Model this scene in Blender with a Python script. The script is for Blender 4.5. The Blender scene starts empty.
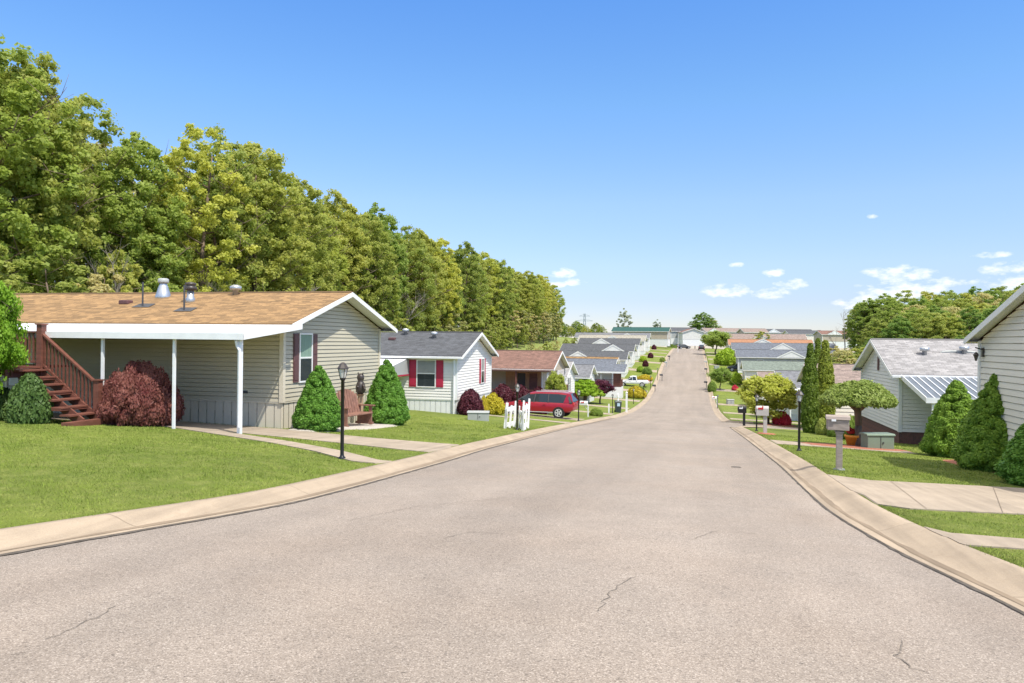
import bpy, bmesh, math, random
import numpy as np
from mathutils import Vector, Matrix
R=math.radians
scene=bpy.context.scene; COL=scene.collection
# ------------------------------------------------------------ camera
F=750.0; YAW=R(13.7); ROLL=R(0.6); CZ=1.6; CX0,CY0=512.0,341.5
cam=bpy.data.cameras.new('camera'); co=bpy.data.objects.new('camera',cam); COL.objects.link(co)
cam.sensor_width=36; cam.lens=F/1024*36; cam.clip_start=.1; cam.clip_end=6000
co.matrix_world=Matrix.Translation((0,0,CZ))@Matrix.Rotation(YAW,4,'Z')@Matrix.Rotation(R(90),4,'X')@Matrix.Rotation(ROLL,4,'Z')
scene.camera=co
# ------------------------------------------------------------ sky and sun
SUN_EL=R(58); SUNV=Vector((.82*math.cos(SUN_EL),-.572*math.cos(SUN_EL),math.sin(SUN_EL)))
w=bpy.data.worlds.new('World'); scene.world=w; w.use_nodes=True
nt=w.node_tree; N=nt.nodes; LK=nt.links
bg=N['Background']; sky=N.new('ShaderNodeTexSky'); sky.sky_type='NISHITA'; sky.sun_disc=False
sky.sun_elevation=SUN_EL; sky.sun_rotation=math.atan2(SUNV.x,SUNV.y)
sky.air_density=1.0; sky.dust_density=0; sky.ozone_density=4; sky.altitude=0
bg.inputs[1].default_value=.15
tc=N.new('ShaderNodeTexCoord')
def wdir(px,py):
    u=(px-CX0)/F; v=-(py-CY0)/F; c,s=math.cos(ROLL),math.sin(ROLL); x=u*c-v*s; z=v*c+u*s
    return Vector((x*math.cos(YAW)-math.sin(YAW),x*math.sin(YAW)+math.cos(YAW),z)).normalized()
# fair weather cumulus low over the hill: each is a bank of the real sky, by compass direction
CLOUDS=[(720,292,16,7),(738,290,12,6),(768,293,18,6),(790,284,16,5),(775,273,11,4),(737,265,7,3),(898,275,30,8),(905,290,40,9),(880,298,25,6),(850,303,14,5),(1012,268,22,6),(1040,285,40,10),(562,274,14,6),(575,282,12,4),(556,284,12,4),(950,282,20,5),(1000,300,40,8),(872,216,5,2.2),(990,255,14,3),(-120,180,60,14),(1300,240,70,18),(1200,285,60,14)]
acc=None
def mnode(op,a,b=None,clamp=False):
    m=N.new('ShaderNodeMath'); m.operation=op; m.use_clamp=clamp
    for i,v in enumerate((a,b)):
        if v is None: continue
        if isinstance(v,(int,float)): m.inputs[i].default_value=v
        else: LK.new(v,m.inputs[i])
    return m.outputs[0]
ns=N.new('ShaderNodeTexNoise'); ns.inputs['Scale'].default_value=52; ns.inputs['Detail'].default_value=7; ns.inputs['Roughness'].default_value=.6
mp=N.new('ShaderNodeMapping'); mp.inputs['Scale'].default_value=(1,1,2.2); LK.new(tc.outputs['Generated'],mp.inputs[0]); LK.new(mp.outputs[0],ns.inputs['Vector'])
for (px,py,rx,ry) in CLOUDS:
    d=wdir(px,py); az=Vector((d.y,-d.x,0)).normalized(); up=az.cross(d); 
    sb=N.new('ShaderNodeVectorMath'); sb.operation='SUBTRACT'; LK.new(tc.outputs['Generated'],sb.inputs[0]); sb.inputs[1].default_value=d
    def dot(v,r):
        n=N.new('ShaderNodeVectorMath'); n.operation='DOT_PRODUCT'; LK.new(sb.outputs[0],n.inputs[0]); n.inputs[1].default_value=v*(F/r); return n.outputs['Value']
    a=dot(az,rx*1.25); b=dot(Vector((0,0,1)),ry*1.3)
    rr=mnode('ADD',mnode('MULTIPLY',a,a),mnode('MULTIPLY',b,b))
    m=mnode('SUBTRACT',1.0,rr,True)
    acc=m if acc is None else mnode('MAXIMUM',acc,m)
cl=mnode('MULTIPLY',mnode('ADD',mnode('SUBTRACT',acc,.55),mnode('MULTIPLY',mnode('SUBTRACT',ns.outputs['Fac'],.45),3.2)),1.05,True)
cl=mnode('MULTIPLY',cl,mnode('MULTIPLY',acc,2.5,True)); cl=mnode('MULTIPLY',cl,.6)
sx=N.new('ShaderNodeSeparateXYZ'); LK.new(tc.outputs['Generated'],sx.inputs[0])
tr_=N.new('ShaderNodeValToRGB'); LK.new(sx.outputs['Z'],tr_.inputs[0]); e=tr_.color_ramp.elements
for p_,c_ in ((.055,(.485,.47,.57)),(.1,(.6,.57,.69)),(.18,(.675,.67,.8)),(.30,(.59,.74,.835)),(.42,(.49,.73,.96))): q_=e.new(p_); q_.color=(*c_,1)
e[0].position=0; e[0].color=(.44,.435,.525,1); e[len(e)-1].position=1; e[len(e)-1].color=(.7,.8,.95,1)
tn=N.new('ShaderNodeMixRGB'); tn.blend_type='MULTIPLY'; tn.inputs[0].default_value=1; LK.new(sky.outputs[0],tn.inputs[1]); LK.new(tr_.outputs[0],tn.inputs[2])
# added cloud cover overhead, unseen above the frame, for neutral fill light
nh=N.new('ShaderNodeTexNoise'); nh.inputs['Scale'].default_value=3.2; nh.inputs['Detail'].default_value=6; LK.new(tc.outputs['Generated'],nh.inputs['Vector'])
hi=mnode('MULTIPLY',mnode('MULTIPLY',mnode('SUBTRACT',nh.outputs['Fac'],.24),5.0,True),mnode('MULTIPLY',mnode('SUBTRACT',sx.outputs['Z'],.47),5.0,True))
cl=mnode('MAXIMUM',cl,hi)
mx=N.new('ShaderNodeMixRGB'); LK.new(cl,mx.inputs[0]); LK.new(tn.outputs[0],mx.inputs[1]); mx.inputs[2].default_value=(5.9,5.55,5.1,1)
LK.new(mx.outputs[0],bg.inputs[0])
sl=bpy.data.lights.new('sun','SUN'); so=bpy.data.objects.new('sun',sl); COL.objects.link(so)
sl.energy=3.0; sl.angle=R(.55); sl.color=(1,.955,.87); so.rotation_euler=SUNV.to_track_quat('Z','Y').to_euler()
scene.view_settings.view_transform='Standard'; scene.view_settings.look='None'; scene.view_settings.exposure=0.8; scene.view_settings.gamma=1
scene.view_settings.use_curve_mapping=False
# ------------------------------------------------------------ land form
def ray(px,py):
    u=(px-CX0)/F; v=-(py-CY0)/F; c,s=math.cos(ROLL),math.sin(ROLL); x=u*c-v*s; z=v*c+u*s
    return (x*math.cos(YAW)-math.sin(YAW),x*math.sin(YAW)+math.cos(YAW),z)
def at(px,py,d):
    r=ray(px,py); return Vector((r[0]*d,r[1]*d,CZ+r[2]*d))
def spline(K):
    n=len(K); T=[0]*n
    for j in range(1,n-1):
        h0=K[j][0]-K[j-1][0]; h1=K[j+1][0]-K[j][0]; d0=(K[j][1]-K[j-1][1])/h0; d1=(K[j+1][1]-K[j][1])/h1
        T[j]=0 if d0*d1<=0 else (h0+h1)*d0*d1/(h1*d0+h0*d1)
    def f(s):
        if s<=K[0][0]: return K[0][1]
        for i in range(n-1):
            if s<=K[i+1][0]:
                (a,za),(b,zb)=K[i],K[i+1]; h=b-a; x=(s-a)/h
                return za*(2*x**3-3*x*x+1)+T[i]*h*(x**3-2*x*x+x)+zb*(-2*x**3+3*x*x)+T[i+1]*h*(x**3-x*x)
        return K[-1][1]
    return f
prof=spline([(-400,6),(-60,4.2),(0,0),(15.6,-1.1),(32,-2.3),(49,-3.6),(70,-5.1),(89,-6.0),(105,-6.3),(120,-5.9),(135,-4.9),(164,-2.6),(200,-1.2),(240,-.2),(280,-.2),(340,-2),(600,-8),(3000,-30)])
profL=spline([(-400,6),(-60,5),(0,1.4),(20,-.2),(60,-2.0),(100,-1.6),(130,.2),(160,2.0),(200,3.2),(260,3.4),(340,1),(600,-6),(3000,-30)])
Lx=spline([(-60,-40),(-30,-17),(-12,-9.3),(0,-6.9),(5.5,-6.05),(10,-5.3),(15.6,-5.42),(21,-5.68),(48,-6.12),(400,-6.1),(3000,-6.1)])
Rx=spline([(-60,30),(-30,11),(-12,5.4),(0,3.1),(6.5,2.48),(9.3,2.08),(12,1.92),(20,2.05),(40,2.1),(400,2.0),(3000,2.0)])
def sst(a,b,x):
    x=min(1,max(0,(x-a)/(b-a))); return x*x*(3-2*x)
def side(s,off): # mouth of the side street on the right
    fl=3.2*math.exp(-max(off,0)/1.6); return sst(47.6-fl,49.6-fl,s)*(1-sst(57.4+fl,59.4+fl,s))
CW=.62
def H(x,y):
    l=Lx(y)-CW; r=Rx(y)+CW; p=prof(y)
    if x<l:
        o=l-x; z=p+.12+(.03+.03*sst(22,40,y))*min(o,8)+.02*min(max(o-8,0),12)
        k=sst(12,42,o); return z*(1-k)+(profL(y)+.02*max(0,o-34))*k
    if x>r:
        o=x-r; return p+.12*(1-side(y,o))-.035*min(o,26)
    return p
def G(px,py,lift=0):
    r=ray(px,py); d=3.0; st=.25
    while d<800:
        if CZ+r[2]*d<H(r[0]*d,r[1]*d)+lift:
            lo,hi=d-st,d
            for _ in range(18):
                m=(lo+hi)/2
                if CZ+r[2]*m<H(r[0]*m,r[1]*m)+lift: hi=m
                else: lo=m
            d=hi; break
        d+=st
    return Vector((r[0]*d,r[1]*d,H(r[0]*d,r[1]*d)))
# ------------------------------------------------------------ tagging and meshes
def tag(o,label=None,cat=None,group=None,kind=None):
    if label: o['label']=label
    if cat: o['category']=cat
    if group: o['group']=group
    if kind: o['kind']=kind
    return o
def empty(name,loc,rz=0,label=None,cat=None,group=None):
    o=bpy.data.objects.new(name,None); COL.objects.link(o); o.location=loc; o.rotation_euler=(0,0,rz); o.empty_display_size=.2
    return tag(o,label,cat,group)
def link(name,me,mat,parent=None,smooth=False):
    me.materials.append(mat); o=bpy.data.objects.new(name,me); COL.objects.link(o)
    if parent is not None: o.parent=parent
    if smooth: me.polygons.foreach_set('use_smooth',[True]*len(me.polygons))
    return o
def copy_tree(root,loc,rz,sc=1,label=None,cat=None,group=None):
    r=root.copy(); COL.objects.link(r); r.location=loc; r.rotation_euler=(0,0,rz); r.scale=(sc,sc,sc) if not isinstance(sc,tuple) else sc
    tag(r,label,cat,group)
    for ch in list(root.children):
        c=ch.copy(); COL.objects.link(c); c.parent=r
        for g in list(ch.children):
            d=g.copy(); COL.objects.link(d); d.parent=c
    return r
class MB:
    def __init__(s): s.v=[]; s.f=[]; s.uv={}
    def pt(s,*ps):
        i=len(s.v); s.v+= [tuple(p) for p in ps]; return i
    def face(s,*ps,uv=None):
        i=s.pt(*ps); s.f.append(tuple(range(i,i+len(ps))))
        if uv: s.uv[len(s.f)-1]=uv
        return s
    def box(s,x0,x1,y0,y1,z0,z1,M=None):
        P=[(x,y,z) for z in (z0,z1) for y in (y0,y1) for x in (x0,x1)]
        if M is not None: P=[M@Vector(p) for p in P]
        i=s.pt(*P); s.f+=[tuple(i+k for k in q) for q in ((0,2,3,1),(4,5,7,6),(0,1,5,4),(2,6,7,3),(0,4,6,2),(1,3,7,5))]; return s
    def beam(s,a,b,w,h,up=(0,0,1)):
        a,b=Vector(a),Vector(b); d=(b-a); L=d.length; d.normalize(); up=Vector(up); x=d.cross(up)
        if x.length<1e-4: x=d.cross(Vector((0,1,0)))
        x.normalize(); u=x.cross(d); M=Matrix(((x.x,d.x,u.x,a.x),(x.y,d.y,u.y,a.y),(x.z,d.z,u.z,a.z),(0,0,0,1)))
        return s.box(-w/2,w/2,0,L,-h/2,h/2,M)
    def cyl(s,a,b,r0,r1=None,n=12,cap=True):
        a,b=Vector(a),Vector(b); r1=r0 if r1 is None else r1; d=(b-a).normalized(); x=d.orthogonal().normalized(); y=d.cross(x)
        i=len(s.v)
        for c,r in ((a,r0),(b,r1)):
            for k in range(n):
                t=2*math.pi*k/n; s.v.append(tuple(c+(x*math.cos(t)+y*math.sin(t))*r))
        s.f+=[(i+k,i+(k+1)%n,i+n+(k+1)%n,i+n+k) for k in range(n)]
        if cap: s.f.append(tuple(i+n-1-k for k in range(n))); s.f.append(tuple(i+n+k for k in range(n)))
        return s
    def tube(s,pts,rs,n=8):
        for k in range(len(pts)-1): s.cyl(pts[k],pts[k+1],rs[k],rs[k+1],n,cap=True)
        return s
    def lathe(s,prf,c=(0,0,0),n=16,sx=1,sy=1):
        i=len(s.v)
        for r,z in prf:
            for k in range(n):
                t=2*math.pi*k/n; s.v.append((c[0]+r*sx*math.cos(t),c[1]+r*sy*math.sin(t),c[2]+z))
        for j in range(len(prf)-1):
            for k in range(n): s.f.append((i+j*n+k,i+j*n+(k+1)%n,i+(j+1)*n+(k+1)%n,i+(j+1)*n+k))
        s.f.append(tuple(i+n-1-k for k in range(n))); s.f.append(tuple(i+(len(prf)-1)*n+k for k in range(n))); return s
    def loft(s,secs,cap=True):
        n=len(secs[0]); i=len(s.v)
        for q in secs: s.v+= [tuple(p) for p in q]
        for j in range(len(secs)-1):
            for k in range(n): s.f.append((i+j*n+k,i+j*n+(k+1)%n,i+(j+1)*n+(k+1)%n,i+(j+1)*n+k))
        if cap: s.f.append(tuple(i+n-1-k for k in range(n))); s.f.append(tuple(i+(len(secs)-1)*n+k for k in range(n)))
        return s
    def build(s,name,mat,parent=None,smooth=False,bevel=0):
        me=bpy.data.meshes.new(name); me.from_pydata(s.v,[],s.f)
        if s.uv:
            u=me.uv_layers.new(name='UVMap')
            for fi,uv in s.uv.items():
                for k,li in enumerate(me.polygons[fi].loop_indices): u.data[li].uv=uv[k]
        me.update(); o=link(name,me,mat,parent,smooth)
        if bevel:
            b=o.modifiers.new('bevel','BEVEL'); b.width=bevel; b.segments=2; b.limit_method='ANGLE'
        return o
def grid_mesh(name,P,mat,parent=None,smooth=True,uv=None):
    n=len(P); m=len(P[0]); V=[tuple(p) for r in P for p in r]
    Fc=[(i*m+j,i*m+j+1,(i+1)*m+j+1,(i+1)*m+j) for i in range(n-1) for j in range(m-1)]
    me=bpy.data.meshes.new(name); me.from_pydata(V,[],Fc); me.update(); return link(name,me,mat,parent,smooth)
# ------------------------------------------------------------ materials
def newmat(name):
    m=bpy.data.materials.new(name); m.use_nodes=True; t=m.node_tree; return m,t,t.nodes['Principled BSDF']
def ramp(t,fac,stops):
    r=t.nodes.new('ShaderNodeValToRGB'); e=r.color_ramp.elements
    while len(e)<len(stops): e.new(.5)
    for k,(p,c) in enumerate(stops): e[k].position=p; e[k].color=(c,c,c,1) if isinstance(c,(int,float)) else (*c,1)
    t.links.new(fac,r.inputs[0]); return r.outputs[0]
def noise(t,vec,scale,detail=4,rough=.55,sc=None):
    n=t.nodes.new('ShaderNodeTexNoise'); n.inputs['Scale'].default_value=scale; n.inputs['Detail'].default_value=detail; n.inputs['Roughness'].default_value=rough
    if sc:
        m=t.nodes.new('ShaderNodeMapping'); m.inputs['Scale'].default_value=sc; t.links.new(vec,m.inputs[0]); vec=m.outputs[0]
    t.links.new(vec,n.inputs['Vector']); return n.outputs['Fac']
def mix(t,f,a,b,bl='MIX'):
    m=t.nodes.new('ShaderNodeMixRGB'); m.blend_type=bl
    for i,v in enumerate((f,a,b)):
        if isinstance(v,(int,float)) : m.inputs[i].default_value=v if i==0 else (v,v,v,1)
        elif isinstance(v,tuple): m.inputs[i].default_value=(*v,1)
        else: t.links.new(v,m.inputs[i])
    return m.outputs[0]
def bump(t,p,h,strength=.3,dist=.01):
    b=t.nodes.new('ShaderNodeBump'); b.inputs['Strength'].default_value=strength; b.inputs['Distance'].default_value=dist
    t.links.new(h,b.inputs['Height']); t.links.new(b.outputs[0],p.inputs['Normal'])
def simple(name,c,rough=.6,var=.12,scale=3,metal=0,bmp=0,stretch=None,fine=0):
    m,t,p=newmat(name); tcn=t.nodes.new('ShaderNodeTexCoord').outputs['Object']
    n=noise(t,tcn,scale,5,.6,stretch); k=ramp(t,n,[(.3,1-var),(.7,1+var)])
    col=mix(t,1,c,k,'MULTIPLY')
    if fine:
        n2=noise(t,tcn,fine,2); col=mix(t,1,col,ramp(t,n2,[(.35,.85),(.65,1.12)]),'MULTIPLY')
        bump(t,p,n2,.3,.004)
    elif bmp: bump(t,p,n,bmp,.01)
    t.links.new(col,p.inputs['Base Color']); p.inputs['Roughness'].default_value=rough; p.inputs['Metallic'].default_value=metal
    return m
M={}
M['white']=simple('white_paint',(.78,.78,.77),.45,.05)
M['white_metal']=simple('white_metal',(.8,.81,.82),.35,.06)
M['offwhite']=simple('offwhite_vinyl',(.66,.65,.61),.5,.05)
M['siding_khaki']=simple('khaki_vinyl',(.5,.455,.34),.5,.05,.8)
M['siding_white']=simple('white_vinyl',(.79,.765,.72),.5,.04,.8)
M['siding_cream']=simple('cream_vinyl',(.79,.73,.62),.5,.05,.8)
M['siding_tan']=simple('tan_vinyl',(.45,.38,.29),.5,.05,.8)
M['siding_grey']=simple('grey_vinyl',(.38,.39,.38),.5,.05,.8)
M['skirt_khaki']=simple('khaki_skirting',(.64,.58,.46),.55,.08,1.2)
M['brick']=None
M['black']=simple('black_paint',(.012,.012,.014),.35,.1)
M['bronze']=simple('dark_bronze',(.05,.04,.035),.4,.2,8)
M['darkgrey']=simple('dark_grey',(.06,.06,.065),.5,.1)
M['rubber']=simple('rubber',(.02,.02,.02),.8,.1)
M['red_shutter']=simple('crimson_shutter',(.42,.02,.06),.5,.1,6)
M['brown_shutter']=simple('plum_brown_shutter',(.12,.055,.055),.55,.12,6)
M['deck']=simple('red_brown_deck_stain',(.17,.065,.045),.55,.3,2.5,stretch=(1,1,4),bmp=.2)
M['bench']=simple('faded_red_brown_wood',(.24,.12,.085),.7,.3,5,bmp=.2)
M['bare_wood']=simple('weathered_wood',(.36,.24,.15),.7,.25,4)
M['galv']=simple('galvanized_metal',(.52,.54,.55),.35,.15,5,metal=.7)
M['bark']=simple('bark',(.17,.12,.085),.9,.4,6,stretch=(1,1,.25),bmp=.6)
M['bark_pale']=simple('pale_bark',(.27,.24,.2),.9,.35,5,stretch=(1,1,.25),bmp=.5)
M['util_green']=simple('utility_box_green',(.2,.26,.2),.5,.08,2)
M['util_grey']=simple('utility_box_grey',(.36,.38,.37),.5,.08,2)
M['mail_grey']=simple('grey_wood_mailbox',(.32,.265,.23),.7,.22,7,stretch=(1,4,4),bmp=.15)
M['mail_pink']=simple('pale_grey_plastic',(.5,.45,.43),.5,.06)
M['red_paint']=simple('red_paint',(.5,.02,.03),.35,.1)
M['terracotta']=simple('orange_pot',(.95,.36,.04),.6,.1)
M['mulch']=simple('red_mulch',(.33,.12,.07),.95,.4,30,bmp=.8)
M['pebble']=simple('pale_pebbles',(.45,.41,.36),.9,.35,40,bmp=.8)
M['redflower']=simple('red_petals',(.55,.02,.07),.6,.3,20)
M['curtain']=simple('green_curtain',(.2,.3,.24),.8,.2,8,stretch=(6,6,.4))
M['blind']=simple('window_blind',(.3,.3,.28),.6,.1)
M['roof_white']=simple('white_awning_metal',(.82,.83,.85),.35,.04)
M['slate_metal']=simple('grey_awning_metal',(.13,.15,.17),.4,.1)
M['bin']=simple('dark_green_bin',(.03,.045,.045),.45,.1)
M['label']=simple('pale_label',(.45,.6,.7),.5,.03)
m,t,p=newmat('glass_dark'); p.inputs['Base Color'].default_value=(.03,.04,.045,1); p.inputs['Roughness'].default_value=.06; M['glass']=m
m,t,p=newmat('lamp_glass'); p.inputs['Base Color'].default_value=(.75,.74,.68,1); p.inputs['Roughness'].default_value=.25; p.inputs['Transmission Weight'].default_value=.35; M['lampglass']=m
def carpaint(name,c):
    m,t,p=newmat(name); p.inputs['Base Color'].default_value=(*c,1); p.inputs['Roughness'].default_value=.35; p.inputs['Coat Weight'].default_value=.35; p.inputs['Coat Roughness'].default_value=.05; return m
M['car_red']=carpaint('red_car_paint',(.3,.006,.02)); M['car_white']=carpaint('white_car_paint',(.7,.7,.7)); M['car_dark']=carpaint('dark_car_paint',(.02,.022,.028))
M['alloy']=simple('alloy',(.62,.62,.63),.35,.05,metal=.1)
# brick skirting
m,t,p=newmat('brick_wall'); tcn=t.nodes.new('ShaderNodeTexCoord').outputs['Object']
rot=t.nodes.new('ShaderNodeMapping'); rot.inputs['Rotation'].default_value=(R(90),0,R(45)); t.links.new(tcn,rot.inputs[0])
b=t.nodes.new('ShaderNodeTexBrick'); t.links.new(rot.outputs[0],b.inputs['Vector']); b.inputs['Scale'].default_value=5; b.inputs['Color1'].default_value=(.2,.07,.05,1); b.inputs['Color2'].default_value=(.11,.045,.035,1); b.inputs['Mortar'].default_value=(.2,.18,.16,1); b.inputs['Mortar Size'].default_value=.015
t.links.new(b.outputs['Color'],p.inputs['Base Color']); p.inputs['Roughness'].default_value=.85; M['brick']=m
# shingles (UV in metres)
def shingle(name,c,var=.25,blot=.12):
    m,t,p=newmat(name); uv=t.nodes.new('ShaderNodeTexCoord').outputs['UV']
    b=t.nodes.new('ShaderNodeTexBrick'); t.links.new(uv,b.inputs['Vector']); b.inputs['Scale'].default_value=1; b.inputs['Brick Width'].default_value=.3; b.inputs['Row Height'].default_value=.145
    b.inputs['Mortar Size'].default_value=.006; b.inputs['Bias'].default_value=0; b.offset=.37; b.squash=1
    b.inputs['Color1'].default_value=(1-var,)*3+(1,); b.inputs['Color2'].default_value=(1+var,)*3+(1,); b.inputs['Mortar'].default_value=(.45,.45,.45,1)
    n=noise(t,uv,1.3,5,.65); col=mix(t,1,c,b.outputs['Color'],'MULTIPLY'); col=mix(t,1,col,ramp(t,n,[(.3,1-blot),(.7,1+blot)]),'MULTIPLY')
    n2=noise(t,uv,60,3); col=mix(t,1,col,ramp(t,n2,[(.3,.75),(.7,1.25)]),'MULTIPLY')
    ns_=noise(t,uv,.9,4,.6,(4,.35,1)); col=mix(t,1,col,ramp(t,ns_,[(.35,.9),(.7,1.06)]),'MULTIPLY')
    t.links.new(col,p.inputs['Base Color']); p.inputs['Roughness'].default_value=.9
    bump(t,p,b.outputs['Fac'],-.5,.01); return m
M['r_tan']=shingle('tan_shingles',(.285,.172,.075),.32); M['r_dark']=shingle('charcoal_shingles',(.085,.09,.1)); M['r_brown']=shingle('brown_shingles',(.2,.11,.085))
M['r_grey']=shingle('grey_shingles',(.17,.175,.19)); M['r_lgrey']=shingle('light_grey_shingles',(.3,.29,.29)); M['r_blue']=shingle('blue_grey_shingles',(.13,.145,.175))
M['r_green']=shingle('grey_green_shingles',(.17,.205,.175)); M['r_orange']=shingle('orange_shingles',(.36,.18,.1),.1); M['r_taupe']=shingle('taupe_shingles',(.26,.2,.175)); M['r_beige']=shingle('beige_shingles',(.33,.31,.26))
M['r_teal']=shingle('teal_metal',(.02,.085,.075),.03,.05)
# asphalt
m,t,p=newmat('asphalt'); oc=t.nodes.new('ShaderNodeTexCoord').outputs['Object']
v=t.nodes.new('ShaderNodeTexVoronoi'); v.inputs['Scale'].default_value=125; t.links.new(oc,v.inputs['Vector'])
vr=t.nodes.new('ShaderNodeSeparateColor'); t.links.new(v.outputs['Color'],vr.inputs[0])
v2=t.nodes.new('ShaderNodeTexVoronoi'); v2.inputs['Scale'].default_value=55; t.links.new(oc,v2.inputs['Vector'])
vr2=t.nodes.new('ShaderNodeSeparateColor'); t.links.new(v2.outputs['Color'],vr2.inputs[0])
stone=ramp(t,vr.outputs[0],[(0,(.15,.123,.102)),(.22,(.24,.201,.168)),(.8,(.292,.248,.209)),(.97,(.42,.366,.316))])
dots=ramp(t,vr2.outputs[1],[(.0,1),(.965,1),(.975,.72)])
col=mix(t,1,stone,dots,'MULTIPLY')
big=noise(t,oc,.22,5,.6); col=mix(t,1,col,ramp(t,big,[(.3,.9),(.7,1.08)]),'MULTIPLY')
med=noise(t,oc,1.7,5,.65); col=mix(t,1,col,ramp(t,med,[(.3,.92),(.7,1.06)]),'MULTIPLY')
strk=noise(t,oc,.9,4,.5,(1,.02,1)); col=mix(t,1,col,ramp(t,strk,[(.35,.9),(.65,1.07)]),'MULTIPLY')
warm=noise(t,oc,.5,3); col=mix(t,ramp(t,warm,[(.4,0),(.75,.35)]),col,mix(t,1,col,(1.06,.97,.88),'MULTIPLY'))
t.links.new(col,p.inputs['Base Color']); p.inputs['Roughness'].default_value=.92; bump(t,p,v.outputs['Distance'],.22,.004); M['asphalt']=m
# concrete
def concrete(name,c,joint=None):
    m,t,p=newmat(name); oc=t.nodes.new('ShaderNodeTexCoord').outputs['Object']
    n=noise(t,oc,1.1,6,.65); col=mix(t,1,c,ramp(t,n,[(.3,.84),(.7,1.12)]),'MULTIPLY')
    n2=noise(t,oc,90,3,.6); col=mix(t,1,col,ramp(t,n2,[(.3,.86),(.7,1.1)]),'MULTIPLY')
    n3=noise(t,oc,7,5,.7); col=mix(t,ramp(t,n3,[(.56,0),(.75,.35)]),col,mix(t,1,col,(.72,.66,.6),'MULTIPLY')); n4=noise(t,oc,2.2,5,.6,(2.5,.12,1)); col=mix(t,1,col,ramp(t,n4,[(.35,.84),(.6,1.05)]),'MULTIPLY')
    t.links.new(col,p.inputs['Base Color']); p.inputs['Roughness'].default_value=.9; bump(t,p,n2,.25,.004); return m
M['curb']=concrete('kerb_concrete',(.37,.295,.215)); M['concrete']=concrete('drive_concrete',(.36,.295,.225))
M['crack']=simple('tar_crack',(.165,.14,.115),.9,.2)
M['joint']=simple('concrete_joint',(.21,.165,.12),.95,.1)
M['porch_wood']=simple('orange_brown_boards',(.42,.23,.12),.7,.25,4,stretch=(4,4,.6))
M['edge_dirt']=simple('edge_grit',(.1,.085,.07),.95,.4,6)
# grass ground
def grassmat(name,a,b_,c_,trans=0):
    m,t,p=newmat(name); oc=t.nodes.new('ShaderNodeTexCoord').outputs['Object']
    n=noise(t,oc,.35,5,.6); n2=noise(t,oc,2.6,5,.65); n3=noise(t,oc,55,3,.7)
    col=mix(t,ramp(t,n,[(.35,0),(.65,1)]),a,b_); col=mix(t,ramp(t,n2,[(.45,0),(.75,.6)]),col,c_)
    col=mix(t,1,col,ramp(t,n3,[(.25,.55),(.75,1.35)]),'MULTIPLY')
    t.links.new(col,p.inputs['Base Color']); p.inputs['Roughness'].default_value=.85
    p.inputs['Specular IOR Level'].default_value=.15
    if not trans: bump(t,p,n3,.8,.04)
    return m
M['grass']=grassmat('lawn',(.13,.175,.03),(.19,.235,.042),(.27,.285,.085)); M['blade']=grassmat('grass_blades',(.16,.225,.034),(.25,.32,.055),(.38,.38,.13),1)
M['meadow']=grassmat('meadow',(.2,.25,.06),(.24,.28,.08),(.3,.3,.12))
# leaves
def leafmat(name,c1,c2,trans=.3,ns=.5):
    m,t,p=newmat(name); oc=t.nodes.new('ShaderNodeTexCoord').outputs['Object']; oi=t.nodes.new('ShaderNodeObjectInfo')
    g=t.nodes.new('ShaderNodeNewGeometry')
    n=noise(t,oc,ns,3,.6); f=mix(t,.5,ramp(t,n,[(.35,0),(.65,1)]),g.outputs['Random Per Island'])
    col=mix(t,f,c1,c2)
    hs=t.nodes.new('ShaderNodeHueSaturation'); t.links.new(col,hs.inputs['Color'])
    mr=t.nodes.new('ShaderNodeMapRange'); t.links.new(oi.outputs['Random'],mr.inputs[0]); mr.inputs[3].default_value=.482; mr.inputs[4].default_value=.518; t.links.new(mr.outputs[0],hs.inputs['Hue'])
    mv=t.nodes.new('ShaderNodeMath'); mv.operation='MULTIPLY_ADD'; t.links.new(oi.outputs['Random'],mv.inputs[0]); mv.inputs[1].default_value=-.3; mv.inputs[2].default_value=1.12; t.links.new(mv.outputs[0],hs.inputs['Value'])
    t.links.new(hs.outputs[0],p.inputs['Base Color']); p.inputs['Roughness'].default_value=.55; p.inputs['Specular IOR Level'].default_value=.3
    tr=t.nodes.new('ShaderNodeBsdfTranslucent'); t.links.new(hs.outputs[0],tr.inputs[0]); ms=t.nodes.new('ShaderNodeMixShader'); ms.inputs[0].default_value=trans
    out=[n_ for n_ in t.nodes if n_.type=='OUTPUT_MATERIAL'][0]
    t.links.new(p.outputs[0],ms.inputs[1]); t.links.new(tr.outputs[0],ms.inputs[2]); t.links.new(ms.outputs[0],out.inputs[0]); return m
M['l_wood']=leafmat('wood_leaves',(.34,.42,.065),(.56,.57,.16),.58); M['l_yel']=leafmat('yellow_green_leaves',(.42,.49,.07),(.56,.6,.14),.55); M['l_dark']=leafmat('deep_green_leaves',(.23,.35,.06),(.39,.5,.12),.58)
M['l_olive']=leafmat('olive_leaves',(.5,.5,.18),(.64,.6,.28),.55); M['l_bright']=leafmat('bright_leaves',(.24,.42,.02),(.42,.58,.06),.45); M['l_conifer']=leafmat('spruce_needles',(.11,.24,.024),(.21,.37,.04),.25,3)
M['l_coni_b']=leafmat('fresh_spruce_needles',(.09,.23,.022),(.16,.33,.045),.2,3)
M['l_arb']=leafmat('arborvitae_leaves',(.12,.18,.015),(.24,.3,.028),.25,2); M['l_maple']=leafmat('red_leaves',(.2,.04,.055),(.42,.15,.13),.35,1.5); M['l_plum']=leafmat('purple_leaves',(.07,.012,.025),(.14,.03,.045),.25,2)
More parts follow.
